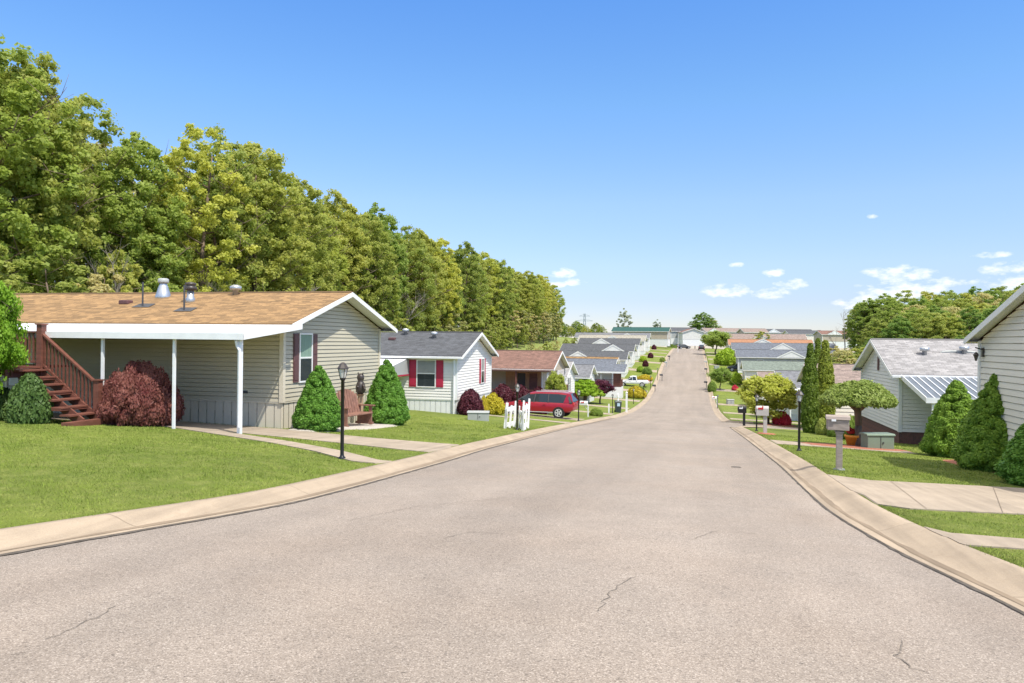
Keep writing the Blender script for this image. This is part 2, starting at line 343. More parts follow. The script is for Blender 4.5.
M['l_gold']=leafmat('golden_leaves',(.5,.4,.02),(.65,.5,.05),.25,2); M['l_azalea']=leafmat('azalea_bloom',(.6,.02,.05),(.75,.08,.12),.2,2); M['l_topiary']=leafmat('topiary_leaves',(.25,.33,.05),(.44,.5,.14),.35,3)
M['l_shrub']=leafmat('dark_shrub_leaves',(.05,.11,.025),(.11,.2,.05),.25,2)
M['stain']=simple('gutter_stain',(.235,.18,.125),.95,.2,6,stretch=(1,.2,1))
M['l_silver']=leafmat('silvery_leaves',(.45,.5,.36),(.6,.62,.5),.5,2)
# ------------------------------------------------------------ ground, road, kerbs
def frange(a,b,st):
    o=[]; x=a
    while x<b-1e-6: o.append(x); x+=st
    return o
S=[-400,-250,-150,-100,-70,-50,-40,-30,-24,-18,-12,-8,-5,-2]+frange(0,70,1.0)+frange(70,300,2.5)+[300,320,340,380,430,500,600,800,1100,1600,2400,3000]
OL=[900,500,300,200,140,100,80,65,55,48,42,38,34,30,26,23,20,18,16,14,12,10,8,6.5,5,4,3,2,1.2,.6,0]
OR=[0,.6,1.2,2,3,4,5,6.5,8,10,12,14,17,20,23,26,30,36,45,60,80,110,160,240,400,700,1200]
P=[]
for s in S:
    l=Lx(s)-CW; r=Rx(s)+CW; p=prof(s); row=[Vector((l-o,s,H(l-o-1e-4,s))) for o in OL]
    row+=[Vector((l+.02,s,p-.15)),Vector((r-.02,s,p-.15))]
    row+=[Vector((r+o,s,H(r+o+1e-4,s))) for o in OR]; P.append(row)
tag(grid_mesh('ground',P,M['grass']),kind='structure')
S2=frange(-60,0,2)+frange(0,70,.5)+frange(70,262,2)
RO=[0,.15,.5,1]; 
P=[]
for s in S2:
    l,r=Lx(s)-.01,Rx(s)+.01; P.append([Vector((l+(r-l)*k/10,s,prof(s)+.035*math.sin(math.pi*k/10))) for k in range(11)])
road=tag(grid_mesh('road',P,M['asphalt']),kind='structure')
KP=[(0,.004,0),(.02,.012,0),(.12,.006,0),(.26,.018,0),(.36,.05,0),(.46,.095,0),(.56,.122,0),(.64,.128,0),(.655,.05,0)]
def kerb(sign,fn,ss,name):
    P=[]
    for s in ss:
        e=fn(s); P.append([Vector((e+sign*w_,s,prof(s)+h_)) for w_,h_,_ in KP])
    o=grid_mesh(name,P,M['curb']); return tag(o,kind='structure')
kerb(-1,Lx,S2,'kerb')
kerb(1,Rx,[s for s in S2 if s<47],'kerb'); kerb(1,Rx,[s for s in S2 if s>60],'kerb')
# rounded kerb returns into the side street
for (s0,sg) in ((47,1),(60,-1)):
    P=[]
    for k in range(9):
        a=math.pi/2*k/8; cx,cy=Rx(s0)+2.2,s0-.5*sg; 
        row=[]
        for w_,h_,_ in KP:
            rr=2.2-w_; x=cx-rr*math.cos(a)*1.0; y=cy+sg*rr*math.sin(a)
            row.append(Vector((x,y,prof(y)+h_)))
        P.append(row)
    tag(grid_mesh('kerb',P,M['curb']),kind='structure')
P=[]
for k in range(26):
    x=Rx(53)-.3+k*1.0; off=x-Rx(53)-CW; fl=2.6*math.exp(-max(off+.6,0)/1.3)
    P.append([Vector((x,y,H(x,y)+.02 if x>Rx(y)+CW else prof(y)+.004)) for y in [50-fl+(7.2+2*fl)*j/10 for j in range(11)]])
tag(grid_mesh('side_street',P,M['asphalt']),kind='structure')
# expansion joints of the kerb, cut marks across the concrete
mbj=MB()
for s in frange(4,70,3.05):
    for sg,fn in ((-1,Lx),(1,Rx)):
        if sg>0 and 46<s<61: continue
        e=fn(s)
        for k in range(len(KP)-2):
            (w0,h0,_),(w1,h1,_)=KP[k],KP[k+1]; z=prof(s)+.003
            mbj.face((e+sg*w0,s-.003,z+h0),(e+sg*w0,s+.003,z+h0),(e+sg*w1,s+.003,z+h1),(e+sg*w1,s-.003,z+h1))
tag(mbj.build('kerb_joints',M['joint']),kind='structure')
# ragged dark seam where asphalt meets the gutter
mbj=MB(); rng=random.Random(5)
for sg,fn in ((-1,Lx),(1,Rx)):
    prev=None
    for s in frange(2,60,.12):
        if sg>0 and s>46: break
        e=fn(s)-sg*.004; wd=.007+.026*rng.random()**2; cur=(Vector((e-sg*wd,s,prof(s)+.009)),Vector((e+sg*.012,s,prof(s)+.02)))
        if prev: mbj.face(prev[0],prev[1],cur[1],cur[0])
        prev=cur
tag(mbj.build('gutter_seam',M['edge_dirt']),kind='structure')
mbj=MB()
for sg,fn in ((-1,Lx),(1,Rx)):
    prev=None; a_=.13;b_=.2
    for s in frange(3,60,.2):
        if sg>0 and s>46: break
        a_+=rng.gauss(0,.008); b_+=rng.gauss(0,.008); a_=min(.15,max(.1,a_)); b_=min(.25,max(a_+.03,b_)); e=fn(s); zf=lambda w_:prof(s)+(.006+(w_-.12)/.14*.012 if w_>.12 else .006)+.004
        cur=(Vector((e+sg*a_,s,zf(a_))),Vector((e+sg*b_,s,zf(b_))))
        if prev: mbj.face(prev[0],prev[1],cur[1],cur[0])
        prev=cur
tag(mbj.build('gutter_stain',M['stain']),kind='structure')
# cracks in the asphalt
def Gr(px,py):
    r=ray(px,py); d=CZ/-r[2] if r[2]<0 else 5
    for _ in range(30): d=(CZ-prof(r[1]*d)-.025)/-r[2]
    return Vector((r[0]*d,r[1]*d,0))
def rz(x,y):
    l,r=Lx(y),Rx(y); return prof(y)+.035*math.sin(math.pi*min(1,max(0,(x-l)/(r-l))))
mbj=MB()
for pts in ([(45,640),(75,628),(95,618),(120,603)],[(600,612),(612,592),(628,580),(640,577)],[(905,640),(898,655),(915,668),(930,672)],[(560,482),(610,486),(660,489),(700,492)],[(660,500),(700,497),(735,505),(790,508)],[(770,470),(800,473),(830,471)],[(440,540),(470,533),(520,536)],[(350,520),(420,506),(500,499),(560,497)],[(690,540),(720,530),(760,534)],[(640,470),(660,476),(700,474)]):
    W=[Gr(*q) for q in pts]; L=[]
    for a,b in zip(W,W[1:]):
        n=max(3,int((b-a).length/.06))
        for k in range(n): L.append(a.lerp(b,k/n)+Vector((rng.gauss(0,.014),rng.gauss(0,.014),0)))
    for k,(a,b) in enumerate(zip(L,L[1:])):
        d=(b-a); 
        if d.length<1e-4: continue
        n_=Vector((-d.y,d.x,0)).normalized(); wd=.0015+.003*rng.random()
        q=[a+n_*wd,a-n_*wd,b-n_*wd,b+n_*wd]; mbj.face(*[(v_.x,v_.y,rz(v_.x,v_.y)+.006) for v_ in q])
ck=mbj.build('crack',M['crack'],road)
# sheets of concrete projected on the land
def sheet(name,A,B,mat,nu=24,nv=6,h=.02):
    """A,B: two polylines of world points bounding the strip"""
    def samp(Lp,u):
        k=u*(len(Lp)-1); i=min(int(k),len(Lp)-2); return Lp[i].lerp(Lp[i+1],k-i)
    P=[]
    for i in range(nu+1):
        a,b=samp(A,i/nu),samp(B,i/nu); row=[]
        for j in range(nv+1):
            q=a.lerp(b,j/nv); row.append(Vector((q.x,q.y,H(q.x,q.y)+h+(.0 if 0<j<nv else 0))))
        row=[Vector((row[0].x,row[0].y,row[0].z-.035))]+row+[Vector((row[-1].x,row[-1].y,row[-1].z-.035))]
        P.append(row)
    L=sum((A[k+1]-A[k]).length for k in range(len(A)-1)); jm=MB(); nj=int(L/2.6)
    for k in range(1,nj+1):
        u=k/(nj+1); a,b=samp(A,u),samp(B,u); d=(samp(A,min(1,u+.01))-samp(A,u-.01)); d.z=0; d=d.normalized()*.005
        for j in range(nv):
            p,q=a.lerp(b,j/nv),a.lerp(b,(j+1)/nv)
            jm.face(*[(v_.x,v_.y,H(v_.x,v_.y)+h+.008) for v_ in (p-d,q-d,q+d,p+d)])
    o=tag(grid_mesh(name,P,mat,smooth=False),kind='structure')
    if nj>0: jm.build('joint',M['joint'],o)
    return o
g=lambda L:[G(*q) for q in L]
SH=[]
def sh(name,A,B,mat,**k):
    SH.append((A,B)); return sheet(name,A,B,mat,**k)
# left: narrow walk curving from the steps to the street, and the concrete apron of the carport
def offs(L,w0):
    o=[]
    for i,p_ in enumerate(L):
        a=L[max(0,i-1)]; b=L[min(len(L)-1,i+1)]; d=(b-a).normalized(); o.append(p_+Vector((d.y,-d.x,0))*w0)
    return o
A=g([(100,415.5),(130,419),(175,425),(230,433),(290,442),(340,451),(380,461),(404,468)]); sh('path',A,offs(A,.65),M['concrete'],nu=40)
A=[Vector((-5.85,16.9,0)),Vector((-7,17.1,0)),Vector((-9,17.6,0)),Vector((-12,18.2,0)),Vector((-16,18.5,0)),Vector((-34,18.6,0))]
B=[Vector((-5.9,19.9,0)),Vector((-7,19.8,0)),Vector((-9,19.9,0)),Vector((-12,20.6,0)),Vector((-16,20.8,0)),Vector((-34,20.85,0))]
sh('driveway',A,B,M['concrete'],nu=50,nv=8,h=.018)
# right foreground driveway and walk
A=g([(826,479),(870,481),(930,484),(1024,489),(1100,493)]); B=g([(872,508),(910,509.5),(960,512),(1024,515),(1110,518)])
A[0].x=Rx(A[0].y)+.5; B[0].x=Rx(B[0].y)+.5; sh('driveway',A,B,M['concrete'],nv=8,h=.018)
A=g([(905,532),(950,534),(1024,540),(1100,545)]); B=g([(925,543.5),(965,546),(1024,550),(1100,555)])
A[0].x=Rx(A[0].y)+.5; B[0].x=Rx(B[0].y)+.5; sh('path',A,B,M['concrete'],nv=3,h=.016)
for s0,s1,x1 in [(27.3,29.6,7.2)]:
    A=[Vector((Rx(s1)+.6,s1+.2,0)),Vector((4,s1,0)),Vector((x1,s1,0))]; B=[Vector((Rx(s0)+.6,s0-.2,0)),Vector((4,s0,0)),Vector((x1,s0,0))]; sh('driveway',A,B,M['concrete'],nv=6,h=.018)
LEFT_DRIVES=[46.0,65,81.5,99,115,129,144.5,159.5,180,197,214]
for s0 in LEFT_DRIVES:
    e=Lx(s0)-.6; sh('driveway',[Vector((e,s0+3.2,0)),Vector((-9,s0+3,0)),Vector((-24,s0+3,0))],[Vector((e,s0-.3,0)),Vector((-9,s0,0)),Vector((-24,s0,0))],M['concrete'],nv=6,nu=14,h=.018)
for s0 in [64.5,80,98,121,143,159,175,191,208]:
    e=Rx(s0)+.6; sh('driveway',[Vector((e,s0+3.2,0)),Vector((5,s0+3,0)),Vector((22,s0+3,0))],[Vector((e,s0-.3,0)),Vector((5,s0,0)),Vector((22,s0,0))],M['concrete'],nv=6,nu=14,h=.018)
A=[Vector((Lx(41.6)-.6,42.0,0)),Vector((-8,41.6,0)),Vector((-12.3,41.4,0))]; B=[Vector((Lx(40)-.6,39.8,0)),Vector((-8,40.3,0)),Vector((-12.3,40.3,0))]; sh('path',A,B,M['concrete'],h=.018)
# small dark stain on the road, laid as a thin disc
q=Gr(736,467); mbj=MB(); mbj.lathe([(.1,0),(.09,.012)],(0,0,0),20,1.2,.8); o=mbj.build('road_stain',M['edge_dirt'],road); o.location=(q.x,q.y,rz(q.x,q.y)+.002)
# meadow sheet in the clearing on the left rise
P=[]
for i in range(33):
    y=62+ i*5.2; P.append([Vector((-(24+j*1.6)-2*math.sin(i*.7),y,H(-(24+j*1.6)-2*math.sin(i*.7),y)+.05)) for j in range(13)])
tag(grid_mesh('meadow',P,M['meadow']),kind='stuff'); 
# ------------------------------------------------------------ foliage tools
def npmesh(name,V,nper):
    n=len(V)//nper; me=bpy.data.meshes.new(name); me.vertices.add(len(V)); me.vertices.foreach_set('co',V.astype(np.float32).ravel())
    me.loops.add(len(V)); me.loops.foreach_set('vertex_index',np.arange(len(V),dtype=np.int32)); me.polygons.add(n)
    me.polygons.foreach_set('loop_start',np.arange(0,len(V),nper,dtype=np.int32)); me.update(calc_edges=True); me.validate(); return me
def unit(a): return a/np.maximum(np.linalg.norm(a,axis=-1,keepdims=True),1e-9)
def leafV(C,Rd,per,size,rg,surf=.55,outw=.8,up=.25,flat=1.0,el=1.5,downw=0):
    """C clump centres (n,3), Rd radii (n,), leaves per clump"""
    n=len(C)*per; c=np.repeat(C,per,0); r=np.repeat(Rd,per)
    d=unit(rg.normal(size=(n,3))); rad=surf+(1-surf)*rg.random(n); q=c+d*(r*rad)[:,None]*np.array([1,1,flat])
    nr=unit(d*outw+rg.normal(size=(n,3))*.55+np.array([0,0,up])); t=unit(np.cross(nr,rg.normal(size=(n,3)))); 
    if downw: t=unit(t+np.array([0,0,-downw]))
    b=np.cross(nr,t); sz=size*(.6+.8*rg.random(n))[:,None]
    V=np.stack([q-t*sz*el/2,q+b*sz/2,q+t*sz*el/2,q-b*sz/2],1); return V.reshape(-1,3)
def ico(C,Rd,k,flat=1):
    """inner masses that stop light under the leaf shell"""
    V=[];Fs=[]
    base=bmesh.new(); bmesh.ops.create_icosphere(base,subdivisions=1,radius=1); bv=np.array([v.co[:] for v in base.verts]); bf=[[v.index for v in f.verts] for f in base.faces]; base.free()
    out=[]
    for c,r in zip(C,Rd):
        vv=c+bv*r*k*np.array([1,1,flat])
        for f in bf: out.append(vv[f])
    return np.array(out).reshape(-1,3)
def two(name,Vq,Vt):
    """quads and triangles in one mesh"""
    me=bpy.data.meshes.new(name); V=np.concatenate([Vq,Vt]) if len(Vt) else Vq; me.vertices.add(len(V)); me.vertices.foreach_set('co',V.astype(np.float32).ravel())
    me.loops.add(len(V)); me.loops.foreach_set('vertex_index',np.arange(len(V),dtype=np.int32)); nq=len(Vq)//4; ntr=len(Vt)//3
    ls=np.concatenate([np.arange(nq)*4,nq*4+np.arange(ntr)*3]).astype(np.int32); me.polygons.add(nq+ntr); me.polygons.foreach_set('loop_start',ls); me.update(calc_edges=True); me.validate(); return me
def tree_proto(name,h,cr,mat,seed,bark='bark',nclump=70,per=190,leaf=.24,base=.25,shape='round',trunk=.25,gaps=1.0,limbs=9):
    rg=np.random.default_rng(seed); rd=random.Random(seed)
    root=empty(name,(0,0,-50)); mb=MB()
    pts=[Vector((0,0,-.4))]; 
    for k in range(1,7): pts.append(Vector((rd.gauss(0,.12)*k*.35*cr/4,rd.gauss(0,.12)*k*.35*cr/4,h*.86*k/6)))
    rs=[trunk*(1.15-k/6.3) for k in range(7)]; mb.tube(pts,rs,9)
    C=[];Rr=[]
    tips=[]
    for k in range(limbs):
        z=base*h+ (h*.8-base*h)*(k+.5)/limbs; a=k*2.4+rd.random(); i=min(5,int(z/(h*.86)*6)); p0=pts[i].lerp(pts[i+1],z/(h*.86)*6-i)
        env=cr*math.sin(math.pi*min(.97,max(.16,(z/h-base*.6)/(1-base*.6)*.8+.15)))
        ln=env*(.75+.3*rd.random()); e=p0+Vector((math.cos(a)*ln,math.sin(a)*ln,ln*(.35+.35*rd.random()))); m_=p0.lerp(e,.5)+Vector((0,0,-.08*ln))
        r0=trunk*.42*(1-.5*k/limbs); mb.tube([p0,m_,e],[r0,r0*.6,r0*.2],6); tips.append((p0,m_,e,ln))
        for q in range(3):
            s_=m_.lerp(e,rd.random()); e2=s_+Vector((rd.gauss(0,1),rd.gauss(0,1),rd.random()*.9+.2)).normalized()*ln*.45; mb.tube([s_,e2],[r0*.35,r0*.12],5)
    for k in range(nclump):
        if shape=='round':
            while True:
                d=Vector((rd.uniform(-1,1),rd.uniform(-1,1),rd.uniform(-1,1)))
                if d.length<1 and (d.length>.5 or rd.random()<.45): break
            zc=h*(base+1)/2+.02*h; c=Vector((d.x*cr*.88,d.y*cr*.88,zc+d.z*(h*(1-base)/2*.93)))
            # narrower at top and bottom, lumpy sides
            f=1-.35*max(0,d.z)**2; c.x*=f; c.y*=f
        elif shape=='vase':
            u=rd.random()**.7; a=rd.random()*6.28; rr=cr*(.35+.65*u)*math.sqrt(rd.random()); c=Vector((math.cos(a)*rr,math.sin(a)*rr,h*(base+(1-base)*u*.92)))
        C.append(c[:]); Rr.append(cr*(.16+.14*rd.random())*gaps)
    C=np.array(C); Rr=np.array(Rr)
    V=leafV(C,Rr,per,leaf,rg,surf=.15,outw=.7,up=.35,flat=.75)
    mb.build('trunk',M[bark],root,smooth=True)
    me=npmesh('crown',V,4); link('crown',me,M[mat],root); return root
def bush_proto(name,mat,seed,nclump,per,leaf,prof_,core=.7,cr=.22,h=1,w=1,stem=None,surf=.7,label=None,up=.3,el=1.5,jit=.06,downw=0,corem=None,tp=0):
    """prof_(u)->radius fraction at height fraction u; unit size w (radius) x h"""
    rg=np.random.default_rng(seed); rd=random.Random(seed); C=[];Rr=[]
    tot=[max(.05,prof_(k/60)) for k in range(61)]; cum=np.cumsum(tot)/sum(tot)
    for k in range(nclump):
        u=float(np.searchsorted(cum,rd.random()))/60; u=min(.95,max(0,u+rd.uniform(-.01,.01))); a=k*2.39996+rd.random()*.5; r_=cr*(.75+.5*rd.random())*(1-tp*u)
        pr=max(0,prof_(u)*w-r_*.75); C.append((math.cos(a)*pr*(1+rd.gauss(0,jit)),math.sin(a)*pr*(1+rd.gauss(0,jit)),r_*.5+u*(h-r_*1.2))); Rr.append(r_)
    C=np.array(C);Rr=np.array(Rr); V=leafV(C,Rr,per,leaf,rg,surf,1.0,up,1,el,downw)
    T=ico(C,Rr,core) if core else np.zeros((0,3))
    # central mass
    mb=MB(); prf=[(max(.02,(prof_(k/12)*w-cr*.9)),max(.03,k/12*(h-cr)*.97)) for k in range(13)]; mb.lathe(prf,(0,0,0),14)
    vv=np.array(mb.v); tri=[]
    for f in mb.f:
        for k in range(1,len(f)-1): tri+= [vv[f[0]],vv[f[k]],vv[f[k+1]]]
    T=np.concatenate([T,np.array(tri)]) if core else T
    me=two('foliage',V,T); root=empty(name,(0,0,-50)); link('foliage',me,M[mat],root)
    sb=MB()
    if stem: stem(sb)
    else: sb.cyl((0,0,-.2),(0,0,h*.4),w*.06+.01,w*.03+.005,7)
    sb.build('stem',M['bark'],root); return root
# ------------------------------------------------------------ houses
def wallframe(o,u,n):
    o,u,n=Vector(o),Vector(u),Vector(n); return Matrix(((u.x,n.x,0,o.x),(u.y,n.y,0,o.y),(0,0,1,o.z),(0,0,0,1)))
def laps(mb,T,xa,xb,z0,z1,lap,d=.036):
    """clapboard courses on frame T (x along, y outward); xa(z),xb(z) bounds"""
    z=z0
    while z<z1-1e-4:
        zt=min(z+lap,z1)
        a0,b0,a1,b1=xa(z),xb(z),xa(zt),xb(zt)
        if b1-a1<0: a1=b1=(a1+b1)/2
        if lap<.19 and zt-z>.06:
            s_=.016; zs=zt-s_
            mb.face(*[T@Vector(p) for p in ((a0,d*.6,z),(b0,d*.6,z),(b1,.0,zs),(a1,.0,zs))])
            mb.face(*[T@Vector(p) for p in ((a1,0,zs),(b1,0,zs),(b1,-.04,zs),(a1,-.04,zs))]); mb.face(*[T@Vector(p) for p in ((a1,-.04,zs),(b1,-.04,zs),(b1,-.04,zt),(a1,-.04,zt))])
            mb.face(*[T@Vector(p) for p in ((a0,-.04,z),(b0,-.04,z),(b0,d*.6,z),(a0,d*.6,z))])
        else:
            mb.face(*[T@Vector(p) for p in ((a0,d,z),(b0,d,z),(b1,.001,zt),(a1,.001,zt))])
            mb.face(*[T@Vector(p) for p in ((a0,0,z),(b0,0,z),(b0,d,z),(a0,d,z))])
        z=zt
def window(root,T,x,z,wd,ht,shut=None,frame='white',curt='blind',sw=.32,ov=.12,far=False):
    B=lambda mb,*a: mb.box(*a,M=T)
    f=MB(); e=.055
    B(f,x-wd/2-e,x+wd/2+e,.0,.06,z-e,z); B(f,x-wd/2-e,x+wd/2+e,.0,.06,z+ht,z+ht+e); B(f,x-wd/2-e,x-wd/2,0,.06,z,z+ht); B(f,x+wd/2,x+wd/2+e,0,.06,z,z+ht); B(f,x-wd/2,x+wd/2,.0,.052,z+ht/2-.025,z+ht/2+.025)
    fr=f.build('window',M[frame],root)
    B(g_:=MB(),x-wd/2,x+wd/2,.01,.034,z,z+ht); g_.build('pane',M['glass'] if curt is None else M[curt],fr)
    if curt and not far:
        q=MB(); B(q,x-wd/2,x+wd/2,.037,.041,z,z+ht*.47); q.build('screen',M['glass'],fr)
    if shut:
        for sg in (-1,1):
            s=MB(); c=x+sg*(wd/2+e+.02+sw/2)
            B(s,c-sw/2,c+sw/2,.018,.045,z-.03,z+ht+.03)
            for a,b in ((z,z+ht*.46),(z+ht*.54,z+ht)):
                B(s,c-sw/2+.04,c+sw/2-.04,.046,.056,a+.05,b-.03)
            s.build('shutter',M[shut],fr)
    return fr
def house(label,side_,t,s0,L,W,eave,rise,wall,roof,skirt='white',cat='house',zb=None,lap=.15,inset=0,group='single storey homes along the street',oh=.4,wins=(),gw=(),dorm=(),trim='white',skh=.55,det=2,rz_=0,loc=None,gvent=False,noroof=False):
    f=1 if side_<0 else -1
    if loc is None: x0,y0=t,s0+W/2; rz_=math.pi if side_<0 else 0
    else: x0,y0=loc.x,loc.y
    z=H(x0,y0-W*.3) if zb is None else zb
    root=empty('house',(x0,y0,z),rz_,label,cat,group); root['front']=f; del root['front']
    hw=W/2; top=eave; pit=rise/hw
    faces=[(wallframe((inset,0,0),(0,1,0),(-1,0,0)),'g'),(wallframe((L,0,0),(0,1,0),(1,0,0)),'g'),(wallframe((0,hw,0),(1,0,0),(0,1,0)),'l'),(wallframe((0,-hw,0),(1,0,0),(0,-1,0)),'l')]
    wb=MB(); sk=MB()
    for T,k in faces:
        if k=='g':
            xb=lambda zz: hw if zz<=top else max(0,hw-(zz-top)/pit)
            laps(wb,T,lambda zz:-xb(zz),xb,skh,top+rise-.02,lap)
            a,b=-hw,hw
        else: laps(wb,T,lambda zz:inset,lambda zz:L,skh,top,lap); a,b=inset,L
        if skirt=='brick' or det<1: sk.face(*[T@Vector(p) for p in ((a,-.02,-1.6),(b,-.02,-1.6),(b,-.02,skh),(a,-.02,skh))])
        else:
            x=a
            while x<b-1e-3:
                xe=min(x+.3,b)
                sk.face(*[T@Vector(p) for p in ((x,-.02,-1.6),(xe-.03,-.02,-1.6),(xe-.03,-.02,skh),(x,-.02,skh))])
                sk.face(*[T@Vector(p) for p in ((xe-.03,-.035,-1.6),(xe,-.035,-1.6),(xe,-.035,skh),(xe-.03,-.035,skh))]); x=xe
            sk.box(a,b,-.019,.012,skh-.05,skh+.0,M=T)
    wl=wb.build('wall',M[wall],root); sk.build('skirting',M[skirt],root)
    if det>=1:
        for cx in (inset,L):
            for cy in (-hw,hw):
                sx=-1 if cx==inset else 1; sy=1 if cy>0 else -1
                c=MB(); c.box(*sorted((cx-sx*.09,cx+sx*.048)),*sorted((cy+sy*.002,cy+sy*.049)),skh-.02,top-.02)
                c.box(*sorted((cx+sx*.002,cx+sx*.047)),*sorted((cy-sy*.09,cy+sy*.0018)),skh-.02,top-.02); c.build('corner_trim',M['skirt_khaki' if wall=='siding_khaki' else 'white'],root)
    # roof slabs
    rf=MB(); th=.05; sl=math.hypot(hw,rise)
    for sg in (-1,1):
        e=(hw+oh*.8); ez=top-oh*.8*pit+.14; rzp=top+rise+.14
        xa,xb=-oh,L+oh; dist=math.hypot(e,rzp-ez)
        A=(xa,sg*e,ez);B=(xb,sg*e,ez);C=(xb,0,rzp);D=(xa,0,rzp)
        uv=[(0,0),(xb-xa,0),(xb-xa,dist),(0,dist)]
        P=[A,B,C,D]; 
        if sg<0: rf.face(*P,uv=uv)
        else: rf.face(D,C,B,A,uv=uv[::-1])
        dn=lambda p: (p[0],p[1],p[2]-th)
        rf.face(A,B,dn(B),dn(A)); rf.face(A,D,dn(D),dn(A)); rf.face(B,C,dn(C),dn(B))
    rfo=rf.build('roof',M[roof],root)
    # ridge cap
    rc=MB(); 
    for sg in (-1,1): rc.face((-oh,0,top+rise+.165),(L+oh,0,top+rise+.165),(L+oh,sg*.14,top+rise+.153-.14*pit),(-oh,sg*.14,top+rise+.153-.14*pit))
    rc.build('ridge_cap',M[roof],rfo)
    fb=MB()
    for sg in (-1,1):
        e=(hw+oh*.8); ez=top-oh*.8*pit+.14-th; rzp=top+rise+.14-th; fh=.13
        for x in (-oh,L+oh):
            a=Vector((x,sg*e,ez-.06)); b=Vector((x,0,rzp-.06)); fb.face((x,sg*e,ez+.03),(x,0,rzp+.03),(x,0,rzp-fh),(x,sg*e,ez-fh))
            xo=x-.025 if x<0 else x+.025
            fb.face((xo,sg*e,ez+.03),(xo,0,rzp+.03),(xo,0,rzp-fh),(xo,sg*e,ez-fh)); fb.face((x,sg*e,ez-fh),(xo,sg*e,ez-fh),(xo,0,rzp-fh),(x,0,rzp-fh)); fb.face((x,sg*e,ez+.03),(xo,sg*e,ez+.03),(xo,0,rzp+.03),(x,0,rzp+.03))
        fb.box(-oh-.025,L+oh+.025,*sorted((sg*e,sg*(e+.03))),ez-fh+.02,ez+.01)
        # soffits
        fb.face((-oh,sg*e,ez-fh+.05),(L+oh,sg*e,ez-fh+.05),(L+oh,sg*hw,ez-fh+.05+.02),(-oh,sg*hw,ez-fh+.05+.02))
        fb.face((-oh,sg*e,ez-.03),(0,sg*e,ez-.03),(0,0,rzp-.03),(-oh,0,rzp-.03)); fb.face((L,sg*e,ez-.03),(L+oh,sg*e,ez-.03),(L+oh,0,rzp-.03),(L,0,rzp-.03))
        if det>=2:
            fb.box(-oh,L+oh,*sorted((sg*(e+.03),sg*(e+.13))),ez-.1,ez-.005)
    fb.build('fascia',M[trim],rfo)
    Tf=wallframe((0,f*hw,0),(1,0,0),(0,f,0)); Tg=wallframe((0,0,0),(0,1,0),(-1,0,0))
    for w_ in wins: window(root,Tf,*w_[:4],**(w_[4] if len(w_)>4 else {}))
    for w_ in gw: window(root,Tg,*w_[:4],**(w_[4] if len(w_)>4 else {}))
    for (dx,dw,dr) in dorm:   # cross gable facing the next lot: face at the eave, ridge running back into the roof
        yb=f*(hw+oh*.8+.02); zE=top-oh*.8*pit+.15; ap=zE+dr; yi=f*max(.05,(top+rise+.13-ap)/pit)
        d=MB(); d.face((dx-dw/2+.25,yb-f*.04,zE-.12),(dx+dw/2-.25,yb-f*.04,zE-.12),(dx,yb-f*.04,ap-.12))
        d.box(dx-dw/2+.2,dx+dw/2-.2,*sorted((yb-f*.12,yb-f*.02)),zE-.22,zE-.1)
        dd=d.build('dormer',M['white'],root)
        r2=MB()
        for sg in (-1,1):
            P=[(dx+sg*dw/2,yb,zE),(dx,yb,ap+.02),(dx,yi,ap+.02),(dx+sg*dw/2,f*(hw+oh*.2),zE+.03)]
            r2.face(*P,uv=[(0,0),(1.6,0),(1.6,3),(0,2)]); r2.face((dx+sg*dw/2,yb,zE),(dx,yb,ap+.02),(dx,yb,ap-.05),(dx+sg*dw/2,yb,zE-.07))
        r2.build('dormer_roof',M[roof],dd)
        t2=MB()
        for sg in (-1,1): t2.beam((dx+sg*dw/2,yb+f*.01,zE-.1),(dx,yb+f*.01,ap-.1),.04,.13,(0,1,0)) if False else t2.face((dx+sg*dw/2,yb+f*.012,zE-.03),(dx,yb+f*.012,ap-.0),(dx,yb+f*.012,ap-.26),(dx+sg*(dw/2-.04),yb+f*.012,zE-.25))
        t2.build('dormer_trim',M['white'],dd)
    if gvent:
        v=MB(); v.box(-.14,.14,.02,.05,top+rise*.42,top+rise*.42+.4,M=Tg); v.build('vent',M['white'],root)
    return root,f,hw,top,rise,pit,rfo,Tf,Tg
